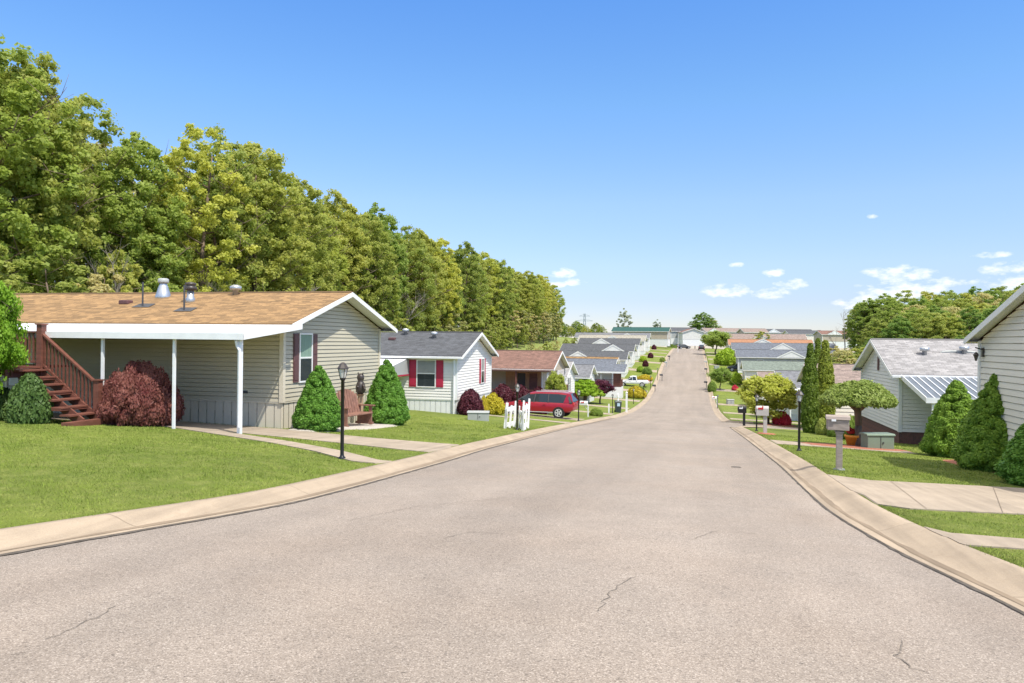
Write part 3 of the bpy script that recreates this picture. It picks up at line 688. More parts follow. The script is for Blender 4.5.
def vents(root,rfo,f,hw,top,rise,L_,kinds):
    """things standing on the camera-side slope: (x, fraction up the slope, kind)"""
    for x,u,k in kinds:
        y=f*hw*(1-u); z=top+rise*u+.14; 
        if k=='stack':
            m=MB(); m.lathe([(.16,-.1),(.16,.12),(.12,.16),(.12,.42)],(x,y,z),14); o=m.build('roof_vent',M['galv'],rfo,True)
            m=MB(); m.lathe([(.2,.40),(.22,.46),(.22,.52),(.14,.56),(.2,.6),(.19,.66),(.05,.7)],(x,y,z),14); m.build('vent_cap',M['bronze'],o,True)
        if k=='cone':
            m=MB(); m.lathe([(.29,-.12),(.28,.0),(.24,.12),(.16,.38),(.13,.44),(.13,.54)],(x,y,z),16); o=m.build('roof_vent',M['galv'],rfo,True)
            m=MB(); m.lathe([(.18,.5),(.19,.54),(.19,.64),(.14,.67)],(x,y,z),16); m.build('vent_cap',M['util_grey'],o,True)
        if k=='pipe':
            m=MB(); m.cyl((x,y,z-.1),(x,y,z+.85),.03); o=m.build('vent_pipe',M['darkgrey'],rfo)
            m=MB(); pit=rise/hw; 
            m.face((x-.3,y-f*.3,z+.3*pit+.02),(x+.35,y-f*.3,z+.3*pit+.02),(x+.3,y+f*.2,z-.2*pit+.02),(x-.4,y+f*.2,z-.2*pit+.02)); m.build('flashing',M['darkgrey'],o)
        if k=='box':
            m=MB(); m.box(x-.2,x+.2,y-.15,y+.15,z-.05,z+.12); m.build('roof_vent',M['brown_shutter'],rfo,bevel=.04)
        if k=='cap':
            m=MB(); m.lathe([(.1,-.1),(.1,.16),(.2,.17),(.21,.3),(.08,.36)],(x,y,z),14); m.build('roof_vent',M['galv'],rfo,True)
# the khaki home with the tan roof
def tx(px,s):
    r=(px-CX0)/F; return s*(math.cos(YAW)*r-math.sin(YAW))/(math.cos(YAW)+math.sin(YAW)*r)
Wn=lambda *a,**k:(*a,k)
T1=-12.4; S1=20.9; W1=7.3; z1=H(T1,S1)+.05
root,f,hw,top,rise,pit,rfo,Tf,Tg=house('khaki vinyl sided home with a tan shingle roof, white porch awning and brown shutters',-1,T1,S1,25,W1,3.2,1.1,'siding_khaki','r_tan','skirt_khaki',zb=z1,skh=.78,lap=.135,
  gw=[Wn(2.3,1.38,.74,1.5,shut='brown_shutter',curt='curtain')],oh=.56)
H1=root
y0=S1+W1/2
def lx(px,s): return T1-tx(px,s)
vents(root,rfo,f,hw,top,rise,25,[(lx(154,23.5),.84,'cone'),(lx(187,23),.62,'stack'),(lx(131,22),.45,'pipe'),(lx(180,21.8),.3,'pipe'),(lx(232,24),.9,'cap'),(lx(112,22.3),.56,'box')])
# awning: pans, fascia gutter, posts
aw=MB(); ya=hw; yb=hw+3.0; zA=top-.02; zB=top-.37; x0,x1=-.62,24.8
n=60
for k in range(n):
    a=x0+(x1-x0)*k/n; b=x0+(x1-x0)*(k+1)/n-.03
    aw.face((a,ya,zA),(b,ya,zA),(b,yb,zB),(a,yb,zB)); aw.face((b,ya,zA+.0),(b,yb,zB),(b,yb,zB+.03),(b,ya,zA+.03)); aw.face((b,ya,zA+.03),(b,yb,zB+.03),(b+.03,yb,zB+.03),(b+.03,ya,zA+.03)); aw.face((b+.03,ya,zA),(b+.03,yb,zB),(b+.03,yb,zB+.03),(b+.03,ya,zA+.03))
awn=aw.build('awning',M['roof_white'],root)
fa=MB(); fa.box(x0-.03,x1,yb,yb+.1,zB-.13,zB+.05); pass
fa.face((x0-.046,ya,zA+.06),(x0-.046,yb+.1,zB+.05),(x0-.046,yb+.1,zB-.13),(x0-.046,ya,zA-.14)); pass
fa.build('awning_fascia',M['white_metal'],awn)
for px in (245,180,109,14):
    x=lx(px,18.2); p=MB(); zg=H(T1-x,18.6)-z1-.1; tk=.05 if px==245 else .034; p.box(x-tk,x+tk,yb-.04-2*tk,yb-.04,zg,zB); p.build('post',M['white_metal'],root)
x=lx(245,18.15); p=MB(); p.tube([(x+.1,yb+.02,zB-.15),(x+.1,yb-.04,zB-.3),(x-.03,yb+.03,zB-.42),(x-.03,yb+.03,zg+.15)],[.04]*4,8); p.build('downspout',M['white_metal'],root)
# under-eave wall lamp and outlet on the long wall
p=MB(); p.box(1.2,1.42,hw+.01,hw+.04,1.02,1.1); p.build('outlet',M['darkgrey'],root)
# a door on the shaded wall above the deck
p=MB(); xd=lx(22,20.9); p.box(xd-.5,xd+.5,hw+.015,hw+.06,1.05,3.05); d=p.build('door',M['white'],root); p=MB(); p.box(xd-.3,xd+.3,hw+.062,hw+.07,2.0,2.8); p.build('pane',M['glass'],d)
# the slate-roofed home with crimson shutters
def zat(t,s): return H(t,s)
T2=-12.4; S2h=38.4; W2=6.9; z2=H(T2,S2h)-.05
root,f,hw,top,rise,pit,rfo,Tf,Tg=house('white vinyl home with a charcoal roof and crimson shutters beside the khaki home',-1,T2,S2h,21,W2,3.15,1.22,'siding_white','r_dark','white',zb=z2,skh=.82,lap=.15,
  wins=[Wn(1.72,1.5,1.0,1.4,shut='red_shutter',curt='blind',sw=.4)],gw=[Wn(-1.5,1.5,.6,1.4,shut='red_shutter',sw=.26)],oh=.4)
H2=root
l2=lambda px,s:T2-tx(px,s)
vents(root,rfo,f,hw,top,rise,21,[(l2(402,40.8),.85,'cap'),(l2(431,40.3),.7,'cap'),(l2(389,40),.6,'box')])
p=MB(); p.cyl((.12,hw+.09,-.5),(.12,hw+.09,top-.15),.045,n=8); p.build('downspout',M['white_metal'],root)
a=MB(); xa=2.72; yq=hw+3.0
a.face((xa,hw,top-.12),(15,hw,top-.12),(15,yq,top-.62),(xa,yq,top-.62)); a.face((xa,hw,top-.18),(15,hw,top-.18),(15,yq,top-.68),(xa,yq,top-.68)); a.box(xa,15,yq,yq+.06,top-.85,top-.58)
aw=a.build('awning',M['roof_white'],root)
a=MB(); a.face((xa-.01,hw,top-.15),(xa-.01,yq,top-.62),(xa-.01,yq,top-.95),(xa-.01,hw,top-.95)); a.box(xa-.03,xa,hw,yq,top-1.0,top-.93); a.build('awning_end',M['siding_grey'],aw)
a=MB(); a.box(xa-.035,xa+.0,hw,yq,top-1.08,top-1.0); a.build('awning_trim',M['red_shutter'],aw)
for x in (xa+.2,9): 
    p=MB(); p.box(x-.05,x+.05,yq-.1,yq,-.4,top-.7); p.build('post',M['white_metal'],root)
# brown roofed home with a recessed timber porch
T3=-10.3; S3=54; W3=6.6; z3=H(T3,S3)+.12
root,f,hw,top,rise,pit,rfo,Tf,Tg=house('low home with a brown roof and timber porch behind the red hedge',-1,T3,S3,19,W3,3.1,1.2,'siding_tan','r_brown','skirt_khaki',zb=z3,skh=.7,lap=.2,oh=.35,inset=.6)
# porch: the first 4.6 m of the roof is open on posts, so a darker timber wall stands in front of a lit one
def railing(root,name,A,B,zf,h=.95,mat='deck',post=True,step=.14,bal=.035,zb=None):
    A,B=Vector(A),Vector(B); zb=zf if zb is None else zb; m=MB(); L=(B-A).length
    m.beam((A.x,A.y,zf+h),(B.x,B.y,zb+h),.09,.045); m.beam((A.x,A.y,zf+.1),(B.x,B.y,zb+.1),.06,.06); n=max(1,int(L/step))
    for k in range(n+1):
        u=k/n; q=A.lerp(B,u); z_=zf+(zb-zf)*u; m.box(q.x-bal/2,q.x+bal/2,q.y-bal/2,q.y+bal/2,z_+.1,z_+h)
    return m.build(name,M[mat],root)
q=MB(); q.face((-.0,-hw,top+.02),(-.0,hw,top+.02),(-.0,0,top+rise)); q.face((.04,-hw,top+.02),(.04,hw,top+.02),(.04,0,top+rise)); q.box(-.02,.08,-hw,hw,top-.16,top+.02); q.box(0.1,.6,-hw,hw,top-.04,top-.0); q.build('gable',M['siding_tan'],root)
p=MB(); p.box(-.3,.6,-hw,hw,.55,.72); p.build('porch_floor',M['deck'],root)
railing(root,'railing',(-.25,-hw+.1,0),(-.25,hw,0),.72)
for y in (-hw+.06,0): q=MB(); q.box(-.05,.05,y-.05,y+.05,-.5,top-.16); q.build('post',M['white'],root)
p=MB(); p.box(.62,3.3,hw+.05,hw+.08,.75,3.0); pw=p.build('porch_wall',M['porch_wood'],root)
for x in (1.2,2.1): 
    q=MB(); q.box(x-.3,x+.3,hw+.082,hw+.1,.8 if x<2 else 1.5,2.8); q.build('door' if x<2 else 'pane',M['bronze'] if x>2 else M['deck'],pw)
p=MB(); p.box(-.3,6.6,hw+.0,hw+1.9,.55,.72); p.build('porch_floor',M['deck'],root)
railing(root,'railing',(-.25,hw+1.8,0),(6.5,hw+1.8,0),.72); railing(root,'railing',(-.25,hw+.1,0),(-.25,hw+1.8,0),.72)
a=MB(); a.box(-.35,6.8,hw+.26,hw+2.0,top-.1,top-.02); a.build('porch_roof',M['r_brown'],root)
for x in (-.2,2.1,4.3,6.5):
    q=MB(); q.box(x-.05,x+.05,hw+1.75,hw+1.85,-.5,top-.1); q.build('post',M['white' if x<0 else 'deck'],root)
# the row climbing the hill on the left
LH=[ # label, t, s, W, wall, roof, dormers, extra
 ('pale home with a grey roof just past the brown roofed porch',-12.2,71,6.6,'siding_white','r_lgrey',[],dict(gw=[Wn(0,1.4,.9,1.3,shut='darkgrey',far=True)])),
 ('white home with a grey roof behind the purple plum tree',-12.2,87,6.8,'siding_white','r_grey',[],dict(gw=[Wn(0,1.4,.9,1.3,shut='darkgrey',far=True)])),
 ('white home with a blue grey roof and a brown railed corner porch',-11.2,105,6.8,'siding_white','r_blue',[],{}),
 ('home with a tan roof, a thin strip above the blue grey roof',-12.4,119.5,6.4,'siding_white','r_tan',[],{}),
 ('white home with a charcoal roof and the lowest wide white dormer of the left row',-12,133.5,7,'siding_white','r_dark',[(8.3,5.0,1.35)],{}),
 ('white home with a charcoal roof and a white dormer near its street end',-12,149,7,'siding_white','r_dark',[(3.7,4.6,1.3)],{}),
 ('white home with a dark roof and a white dormer, third below the teal roof',-12,164.5,7,'siding_white','r_dark',[(7.9,4.8,1.3)],{}),
 ('white home with a beige roof, second below the teal roof',-12,184,7,'siding_white','r_beige',[(7.6,4.6,1.2)],{}),
 ('white home with a grey roof and white dormer right below the teal roof',-12,202,7,'siding_white','r_grey',[(5.6,4.8,1.2)],{})]
for i,(lb,t,s,W_,wl,rf,dm,ex) in enumerate(LH):
    wins=[Wn(4,1.3,1.0,1.2,far=True),Wn(9,1.3,1.0,1.2,far=True)]
    if i==2: wins=[]
    r_=house(lb,-1,t,s,[19,20,21,18,12.6,14,12.8,15.8,19.5][i],W_,3.0,1.25,wl,rf,'white',lap=.25,wins=wins,dorm=dm,det=1,zb=H(t,s)+[0,0,.75,.3,.2,.2,.3,.4,.6][i],**({'gw':[Wn(-1,1.3,.9,1.2,far=True)]}|ex))
    if i==2:
        root,f,hw,top,rise,pit,rfo,Tf,Tg=r_
        p=MB(); p.box(-1.6,5.2,hw,hw+2.2,-1.2,.7); p.build('porch_base',M['white'],root)
        for x,wd in ((-1.5,.12),(1.2,.12),(3.6,.12),(5.1,.12)):
            q=MB(); q.box(x,x+wd,hw+2.05,hw+2.17,.7,top-.1); q.build('post',M['white' if x>-1 else 'deck'],root)
        railing(root,'railing',(-1.5,hw+2.1,0),(5.1,hw+2.1,0),.7,1.0,step=.2,bal=.06); railing(root,'railing',(-1.5,hw+.1,0),(-1.5,hw+2.1,0),.7,1.0,step=.2,bal=.06)
        q=MB(); q.box(-1.5,-.4,hw+2.0,hw+2.05,.7,2.6); q.build('privacy_panel',M['deck'],root)
        q=MB(); q.box(2.6,3.4,hw+.02,hw+.05,.75,2.8); q.build('door',M['darkgrey'],root)
        q=MB(); ex_=hw+2.6; ez=top-.2
        q.face((-2.0,hw*.6,top+.75),(5.6,hw*.6,top+.75),(5.6,ex_,ez),(-2.0,ex_,ez),uv=[(0,0),(7.6,0),(7.6,3.5),(0,3.5)]); q.face((-2.0,hw*.6,top+.68),(5.6,hw*.6,top+.68),(5.6,ex_,ez-.07),(-2.0,ex_,ez-.07)); q.face((-2.0,ex_,ez),(5.6,ex_,ez),(5.6,ex_,ez-.07),(-2,ex_,ez-.07)); pr=q.build('porch_roof',M['r_blue'],root)
        q=MB(); q.box(-2.0,5.6,ex_,ex_+.05,ez-.22,ez-.0); q.build('fascia',M['white'],pr)
# right hand homes
T5=7.5; S5=15.0; W5=7.7; z5=H(T5,22)-.02
root,f,hw,top,rise,pit,rfo,Tf,Tg=house('beige sided home with a white rake, cut by the right edge of the view',1,T5,S5,18,W5,3.4,1.2,'siding_cream','r_orange','brick',zb=z5,skh=.6,lap=.16,oh=.3,gw=[Wn(-2.0,1.3,.9,1.5,curt='blind')])
# wall lantern near the corner
q=MB(); xq=3.55; q.box(xq-.05,xq+.05,.02,.06,2.95,3.2,M=Tg); q.beam(Tg@Vector((xq,.06,3.15)),Tg@Vector((xq,.22,3.2)),.03,.03); lan=q.build('wall_lamp',M['bronze'],root)
q=MB(); q.lathe([(.02,.04),(.06,.18),(.08,.2),(.02,.28)],Tg@Vector((xq,.2,2.8)),8); q.build('lantern',M['bronze'],lan)
T6=8.8; S6=36.2; W6=7.7; z6=H(T6,36)-.12
root,f,hw,top,rise,pit,rfo,Tf,Tg=house('white home with a light grey roof and brick skirting behind the umbrella shaped tree',1,T6,S6,17,W6,3.15,1.45,'siding_white','r_lgrey','brick',zb=z6,skh=.62,lap=.16,oh=.4)
q=MB(); q.box(-.13,.13,.02,.06,3.2,3.75,M=Tg); q.face(*[Tg@Vector(p) for p in ((-.13,.061,3.75),(.13,.061,3.75),(0,.061,3.95))]); q.build('gable_vent',M['brown_shutter'],root)
vents(root,rfo,f,hw,top,rise,17,[(3.2,.55,'cap'),(1.5,.5,'cap'),(5.6,.48,'box')])
q=MB(); 
for k in range(9):
    a=math.pi*k/8; b=math.pi*(k+1)/8; q.cyl((3.0-.75*math.cos(a),-hw*.42,top+rise*.58+.1+.07*math.sin(a)),(3.0-.75*math.cos(b),-hw*.42,top+rise*.58+.1+.07*math.sin(b)),.07,n=6)
q.build('roof_tunnel',M['util_grey'],rfo)
# ribbed metal awning over the side porch
q=MB(); ya,yb=-hw,-hw-4.0; za,zb_=top-.0,top-.8
q.face((.0,ya,za),(9.5,ya,za),(9.5,yb,zb_),(.0,yb,zb_)); q.face((.0,ya,za-.06),(9.5,ya,za-.06),(9.5,yb,zb_-.06),(.0,yb,zb_-.06)); aw=q.build('awning',M['slate_metal'],root)
for k in range(32):
    x=.0+k*.3; q=MB(); q.beam((x,ya,za+.02),(x,yb,zb_+.02),.035,.035); q.build('awning_rib',M['white_metal'],aw)
q=MB(); q.box(-.04,9.5,yb-.06,yb,zb_-.16,zb_+.05); q.face((-.03,ya,za+.06),(-.03,yb,zb_+.06),(-.03,yb,zb_-.14),(-.03,ya,za-.14)); q.face((-.0,ya,za+.06),(-.0,yb,zb_+.06),(-.03,yb,zb_+.06),(-.03,ya,za+.06)); q.build('awning_fascia',M['white_metal'],aw)
for x in (.25,3.4,6.6):
    q=MB(); q.box(x-.05,x+.05,yb+.02,yb+.12,-1,zb_-.1); q.build('post',M['white_metal'],root)
RH=[('brown shingled home seen between the arborvitae and the light grey roof',8.0,53.8,6.8,'siding_cream','r_taupe',[],{}),
 ('white home with a grey roof and white porch awning left of the arborvitae',7.8,72,6.8,'siding_white','r_grey',[],{}),
 ('cream home with a brown grey roof behind the yellow green tree',8.0,95,6.8,'siding_cream','r_taupe',[],{}),
 ('cream home with a long grey green roof',8.0,127,7,'siding_cream','r_green',[],{}),
 ('grey roofed home with a double white dormer just above the grey green roof',8.0,148,7,'siding_grey','r_blue',[(9.5,5.4,1.3)],{}),
 ('grey roofed home with a pale dormer, second above the grey green roof',8.0,165,7,'siding_grey','r_blue',[(9.8,5.2,1.4)],{}),
 ('home with a bright orange roof and white dormer on the right side',8.0,182,7,'siding_cream','r_orange',[(7.2,6.8,1.5)],{}),
 ('home with a taupe roof and tan dormer above the orange roof',8.0,200,7,'siding_tan','r_taupe',[(8.3,4.6,1.2)],{})]
for i,(lb,t,s,W_,wl,rf,dm,ex) in enumerate(RH):
    r_=house(lb,1,t,s,18+(i%3),W_,3.0,1.25,wl,rf,'white',lap=.25,wins=[Wn(4,1.3,1.0,1.2,far=True),Wn(10,1.3,1.0,1.2,far=True)],gw=[Wn(1,1.3,.9,1.2,far=True)],dorm=dm,det=1,zb=H(t,s)+[0,0,0,0,0,.1,.2,1.1][i],**ex)
    if i==1:
        root,f,hw,top=r_[:4]; q=MB(); q.face((.2,-hw,top-.05),(6.4,-hw,top-.05),(6.4,-hw-2.4,top-.45),(.2,-hw-2.4,top-.45)); q.box(.2,6.4,-hw-2.46,-hw-2.4,top-.62,top-.42); aw=q.build('awning',M['roof_white'],root)
        for x in (.4,3,6.2): q=MB(); q.box(x-.05,x+.05,-hw-2.4,-hw-2.3,-1,top-.45); q.build('post',M['white_metal'],root)
# homes on the crest closing the view
def crest(lb,px,py,d,L,W_,wl,rf,rz_,**k):
    q=at(px,py-3,d)
    return house(lb,1,0,0,L,W_,2.9,1.2,wl,rf,'white',lap=.3,det=1,loc=q,rz_=rz_,zb=q.z-k.pop('dz',0),**k)
C_=YAW
crest('home with a long teal metal roof at the top of the left row',669,344,232,17,7,'siding_tan','r_teal',math.pi+C_-R(18),gw=[Wn(-1.4,1.2,.9,1.2,far=True),Wn(1.6,1.2,.9,1.2,far=True)])
crest('dark grey roofed home with a shaded porch at the end of the road',669,342.5,262,9,6,'siding_grey','r_dark',C_,wins=[Wn(3,.9,1.6,1.6,far=True),Wn(6.5,.9,1,1.6,far=True)])
crest('pale grey gabled home with white skirting facing down the road',693.5,344,252,14,7.2,'offwhite','r_brown',R(90)+C_,gw=[])
crest('home with a brown roof and dark porch gable right of the pale gabled home',703,343,262,17,7,'siding_cream','r_taupe',C_+R(5),dorm=[(2.5,4,1.1)])
crest('long low home with a brown roof behind the round street tree',722,343,268,14,7,'siding_cream','r_taupe',C_+R(8),gw=[Wn(0,1.2,.9,1.2,far=True)])
crest('long charcoal roofed home on the right skyline',752,343,285,22,7,'siding_cream','r_dark',C_,dorm=[(7,5,1.3)])
crest('charcoal roofed home in the middle of the right skyline',786,345,270,17,7,'siding_cream','r_dark',C_,dorm=[(11,5.5,1.4)])
crest('taupe home at the right end of the skyline by the bare tree',818,346,255,14,7,'siding_tan','r_brown',C_,dorm=[(4,5,1.3)])
crest('small dark roofed home low on the right skyline',741,344,250,8,6,'siding_tan','r_taupe',C_+R(6))
def sx_(px,t):
    r=(px-CX0)/F; return t*(math.cos(YAW)+r*math.sin(YAW))/(r*math.cos(YAW)-math.sin(YAW))
# ------------------------------------------------------------ deck and stairs by the khaki home
ys=17.7; xs1=tx(97,ys); q1=Vector((xs1,ys,H(xs1,ys)+.12)); zg=q1.z   # foot of the rail
xs0=tx(40,ys); fl=at(40,366,q1.y*math.cos(YAW)-xs0*math.sin(YAW)).z
root=empty('deck_stairs',(xs1,ys,zg),0,'red brown wooden deck with open stairs and a railing beside the khaki home','deck')
H0=fl-zg; run=xs1-xs0; ns_=7
m=MB(); m.box(-run-5.0,-run+.05,-.95,1.0,H0-.06,H0)
for k in range(5): m.box(-run-5.0,-run+.07,-.98,-.94,H0-.24+.0,H0-.07) if k==0 else None
m.build('deck_floor',M['deck'],root)
for k in range(ns_):
    u=(k+.6)/ns_; x=-run*u; z=H0*u*.93+.1
    m=MB(); m.box(x-.17,x+.17,-.92,.02,z-.05,z); m.box(x-.155,x+.155,-.92,.0,z-.055-.045,z-.055) if k%2 else None
    m.build('step',M['deck'],root,bevel=.006)
for y in (.03,-.6):
    m=MB(); m.beam((-run-.05,y,H0-.18),(.1,y,-.02),.05,.26); m.build('stringer',M['deck'],root)
m=MB(); m.box(.1,.3,-1.3,.2,-.1,.06); m.build('landing',M['deck'],root)
ht=.98; mr=MB(); sl_=H0/run
mr.beam((-run,.05,H0+ht-.02),(-.02,.05,ht+.03),.11,.045); mr.beam((-run,.05,H0+.09),(-.02,.05,.12),.07,.06)
n=15
for k in range(1,n):
    x=-run*k/n; zc=-x*sl_; mr.box(x-.022,x+.022,.03,.07,zc+.1,zc+ht)
mr.build('railing',M['deck'],root)
m=MB(); m.box(-.08,.09,-.03,.14,-.1,ht+.12); m.box(-.11,.12,-.06,.17,ht+.12,ht+.16); m.build('newel_post',M['deck'],root)
m=MB(); m.box(-run-.1,-run+.08,-.03,.15,-.1,H0+ht+.2); m.box(-run-.13,-run+.11,-.06,.18,H0+ht+.2,H0+ht+.24); m.build('newel_post',M['deck'],root)
m=MB(); m.beam((-run-5,.05,H0+ht),(-run,.05,H0+ht),.11,.045); m.beam((-run-5,.05,H0+.12),(-run,.05,H0+.12),.06,.07)
for k in range(34): x=-run-.14*(k+1); m.box(x-.02,x+.02,.03,.07,H0+.12,H0+ht)
m.build('railing',M['deck'],root)
for x in (-run-2.4,-run-4.9): m=MB(); m.box(x-.06,x+.06,-1.1,-.98,-.4,H0-.06); m.build('post',M['deck'],root)
m=MB(); m.box(-run-.02,-run+.02,-1.12,.02,H0-.3,H0-.07); m.build('deck_fascia',M['deck'],root)
# ------------------------------------------------------------ yard lamps
def lamp(px,py,top,label,group='black yard lamp posts along the street',sc=None,style=0):
    q=G(px,py); d=q.y*math.cos(YAW)-q.x*math.sin(YAW); h=(py-top)/F*d if top else 1.9
    root=empty('yard_lamp',q,0,label,'yard lamp',group)
    m=MB(); m.lathe([(.075,-.1),(.075,.03),(.045,.06),(.038,.1),(.036,h-.36),(.05,h-.35),(.05,h-.32),(.03,h-.3)],(0,0,0),12); m.build('pole',M['black'],root,True)
    m=MB(); m.lathe([(.055,h-.31),(.095,h-.12),(.095,h-.115)],(0,0,0),8); m.build('lamp_glass',M['lampglass'],root)
    m=MB(); m.lathe([(.125,h-.12),(.12,h-.1),(.07,h-.03),(.06,h-.01),(.045,h+.0),(.02,h+.015)],(0,0,0),8); m.lathe([(.06,h-.325),(.065,h-.3)],(0,0,0),8)
    for k in range(4):
        a=math.pi/4+k*math.pi/2; m.cyl((.058*math.cos(a),.058*math.sin(a),h-.31),(.1*math.cos(a),.1*math.sin(a),h-.12),.007,n=5)
    m.build('lamp_cap',M['bronze'],root)
    return root,q,h
lamp(342,459,363,'black yard lamp post with a bronze cap on the lawn before the khaki home')
lamp(799,451,391,'black yard lamp post on the right lawn between the driveways')
lamp(756.5,431,395,'black yard lamp post just behind the pale grey mailbox')
lamp(517,430,384,'black yard lamp post standing between the white picket panels')
lamp(578.5,421,390,'black yard lamp post right behind the red minivan')
lamp(612.5,413,394,'thin black yard lamp post beside the dark bin')
lamp(633.5,404,389,'black yard lamp post in front of the yellow bush')
lamp(643.5,399,383,'black yard lamp post past the yellow bush on the left kerb',style=1)
lamp(650.5,390,376,'small distant yard lamp post below the beige roofed home')
lamp(657.5,380,368,'small distant yard lamp post high on the left verge')
lamp(717.5,409.5,395,'black yard lamp post directly behind the white mailbox')
lamp(677.8,353,330,'tall pale pole near the top of the street') if False else None
q=G(678,352.5); root=empty('flag_pole',q,0,'tall thin pale pole near the top of the street','pole'); d=q.y; m=MB(); m.cyl((0,0,-.2),(0,0,5.0),.06,.05,8); m.build('pole',M['white'],root); m=MB(); m.lathe([(.02,4.98),(.1,5.06),(.02,5.16)],(0,0,0),8); m.build('finial',M['white'],root)
# ------------------------------------------------------------ mailboxes
def mailbox(px,py,top,kind,label,rz=0,group='mailboxes at the kerb',w=None):
    q=G(px,py); d=q.y*math.cos(YAW)-q.x*math.sin(YAW); h=(py-top)/F*d
    root=empty('mailbox',q,rz,label,'mailbox',group)
    if kind=='wood':
        m=MB(); m.box(-.065,.065,-.065,.065,-.1,h-.36); m.box(-.075,.075,-.075,.075,h-.42,h-.385); m.box(-.09,.09,-.09,.09,h-.385,h-.35); m.build('post',M['mail_grey'],root,bevel=.006)
        m=MB(); m.lathe([(.12,-.02),(.115,.035)],(0,0,0),4); m.build('base',M['util_grey'],root)
        m=MB(); m.box(-.25,.19,-.13,.13,h-.33,h-.08); body=m.build('box',M['mail_grey'],root,bevel=.01)
        m=MB(); m.loft([[(x,y,z) for y,z in ((-.16,h-.09),(.16,h-.09),(.14,h-.03),(.0,h+.0),(-.14,h-.03))] for x in (-.28,.21)]); m.build('lid',M['mail_grey'],root)
        m=MB(); m.box(-.262,-.25,-.11,.11,h-.31,h-.1); m.build('door',M['mail_grey'],body)
        m=MB(); m.box(-.17,-.08,-.168,-.16,h-.13,h-.085); m.build('flag',M['white_metal'],body)
    else:
        mt={'black':'black','white':'white','pink':'mail_pink','grey':'util_grey','dark':'darkgrey'}[kind]
        thick=.08 if kind in('pink','black') else .045
        m=MB(); m.box(-thick,thick,-thick,thick,-.1,h-.3); 
        if kind=='white': m.box(-.45,.045,-.03,.03,h-.34,h-.28)
        m.box(-thick*1.35,thick*1.35,-thick*1.35,thick*1.35,h-.34,h-.3)
        m.build('post',M[mt],root,bevel=.008)
        cx=-.12 if kind!='white' else -.3; secs=[]
        for x in (cx-.27,cx-.25,cx+.24,cx+.26):
            s_=1 if cx-.26<x<cx+.25 else .96
            hb=.3 if kind not in('pink','black') else .43; secs.append([(x,-.15*s_,h-hb),(x,.15*s_,h-hb),(x,.16*s_,h-.12)]+[(x,.16*s_*math.cos(a),h-.12+.12*s_*math.sin(a)) for a in (R(30),R(60),R(90),R(120),R(150))]+[(x,-.16*s_,h-.12)])
        m=MB(); m.loft(secs); b=m.build('box',M[mt],root)
        m=MB(); m.box(cx-.3,cx-.272,-.14,.14,h-.29,h-.04); m.build('door',M[mt],b,bevel=.01)
        if kind in('pink','black','white'):
            m=MB(); m.box(cx-.2,cx+.02,-.175,-.163,h-.15,h-.07) ; m.box(cx-.03,cx+.02,-.175,-.163,h-.07,h+.0); m.build('flag',M['red_paint' if kind!='black' else 'white_metal'],b)
        if kind=='white': m=MB(); m.beam((-.04,0,h-.62),(-.3,0,h-.34),.04,.04); m.build('brace',M['white'],root)
    return root
mailbox(839,470,415,'wood','large weathered grey wooden mailbox on a square post, nearest on the right lawn',rz=R(-6))
mailbox(765,434,406,'pink','pale grey plastic mailbox with a red flag on a thick post')
mailbox(744,426,406.5,'black','black arched mailbox on a thick black post at the side street corner')
mailbox(717,408,396.5,'white','white mailbox on a white post beyond the side street')
mailbox(588,417,401,'white','white mailbox with red flag just right of the red minivan')
mailbox(662,381,374,'dark','small dark mailbox far up the left kerb beside the third driveway')
mailbox(645.5,398,391,'dark','dark mailbox on the left kerb past the yellow bush')
mailbox(655,391.5,384.5,'dark','dark mailbox next to the small distant lamp on the left kerb')
for i,(px,py,tp,kd) in enumerate([(666.5,367,361.5,'grey'),(669.5,360.5,355.5,'dark'),(706.5,374,368,'dark'),(706.5,388,381,'dark'),(706.3,366,360.8,'grey'),(705.5,358.5,354,'dark')]):
    mailbox(px,py,tp,kd,['tiny grey mailbox high on the left kerb','tiny dark mailbox near the top of the left kerb','tiny dark mailbox on the right kerb across from the small street tree','dark mailbox on the right kerb near the round topped street tree','tiny grey mailbox on the right kerb','tiny dark mailbox by the parked car on the right kerb'][i])
# ------------------------------------------------------------ white picket panels leaning round the lamp
def panel(px0,py0,px1,py1,top,lean,label,n=4):
    a,b=G(px0,py0),G(px1,py1); d=a.y*math.cos(YAW)-a.x*math.sin(YAW); h=(py0-top)/F*d; v=b-a; L=v.length; rz=math.atan2(v.y,v.x)
    root=empty('picket_panel',a,rz,label,'picket panel','white picket panels around the lamp post')
    up=Vector((lean*h,0,h))
    for k in range(n):
        x=L*k/(n-1); m=MB(); m.beam((x,0,-.03),(x+up.x,.0,up.z*(1 if k in(0,n-1) else .86)),.17 if k in(0,n-1) else .11,.05,(0,1,0)); m.build('picket',M['white'],root)
    for u in (.12,.72): 
        m=MB(); m.beam((up.x*u-.03,.045,h*u),(L+up.x*u+.03,.045,h*u),.04,.18); m.build('rail',M['white'],root)
    return root
panel(505,428.5,514,428,403,.2,'white picket panel leaning on the left of the lamp post',3)
panel(519,428,523,430.5,406,.16,'white picket panel with short bars in the middle behind the lamp post',3)
panel(522.5,430.5,528,429.5,401,.2,'white picket panel at the right of the lamp post, tilted right',3)
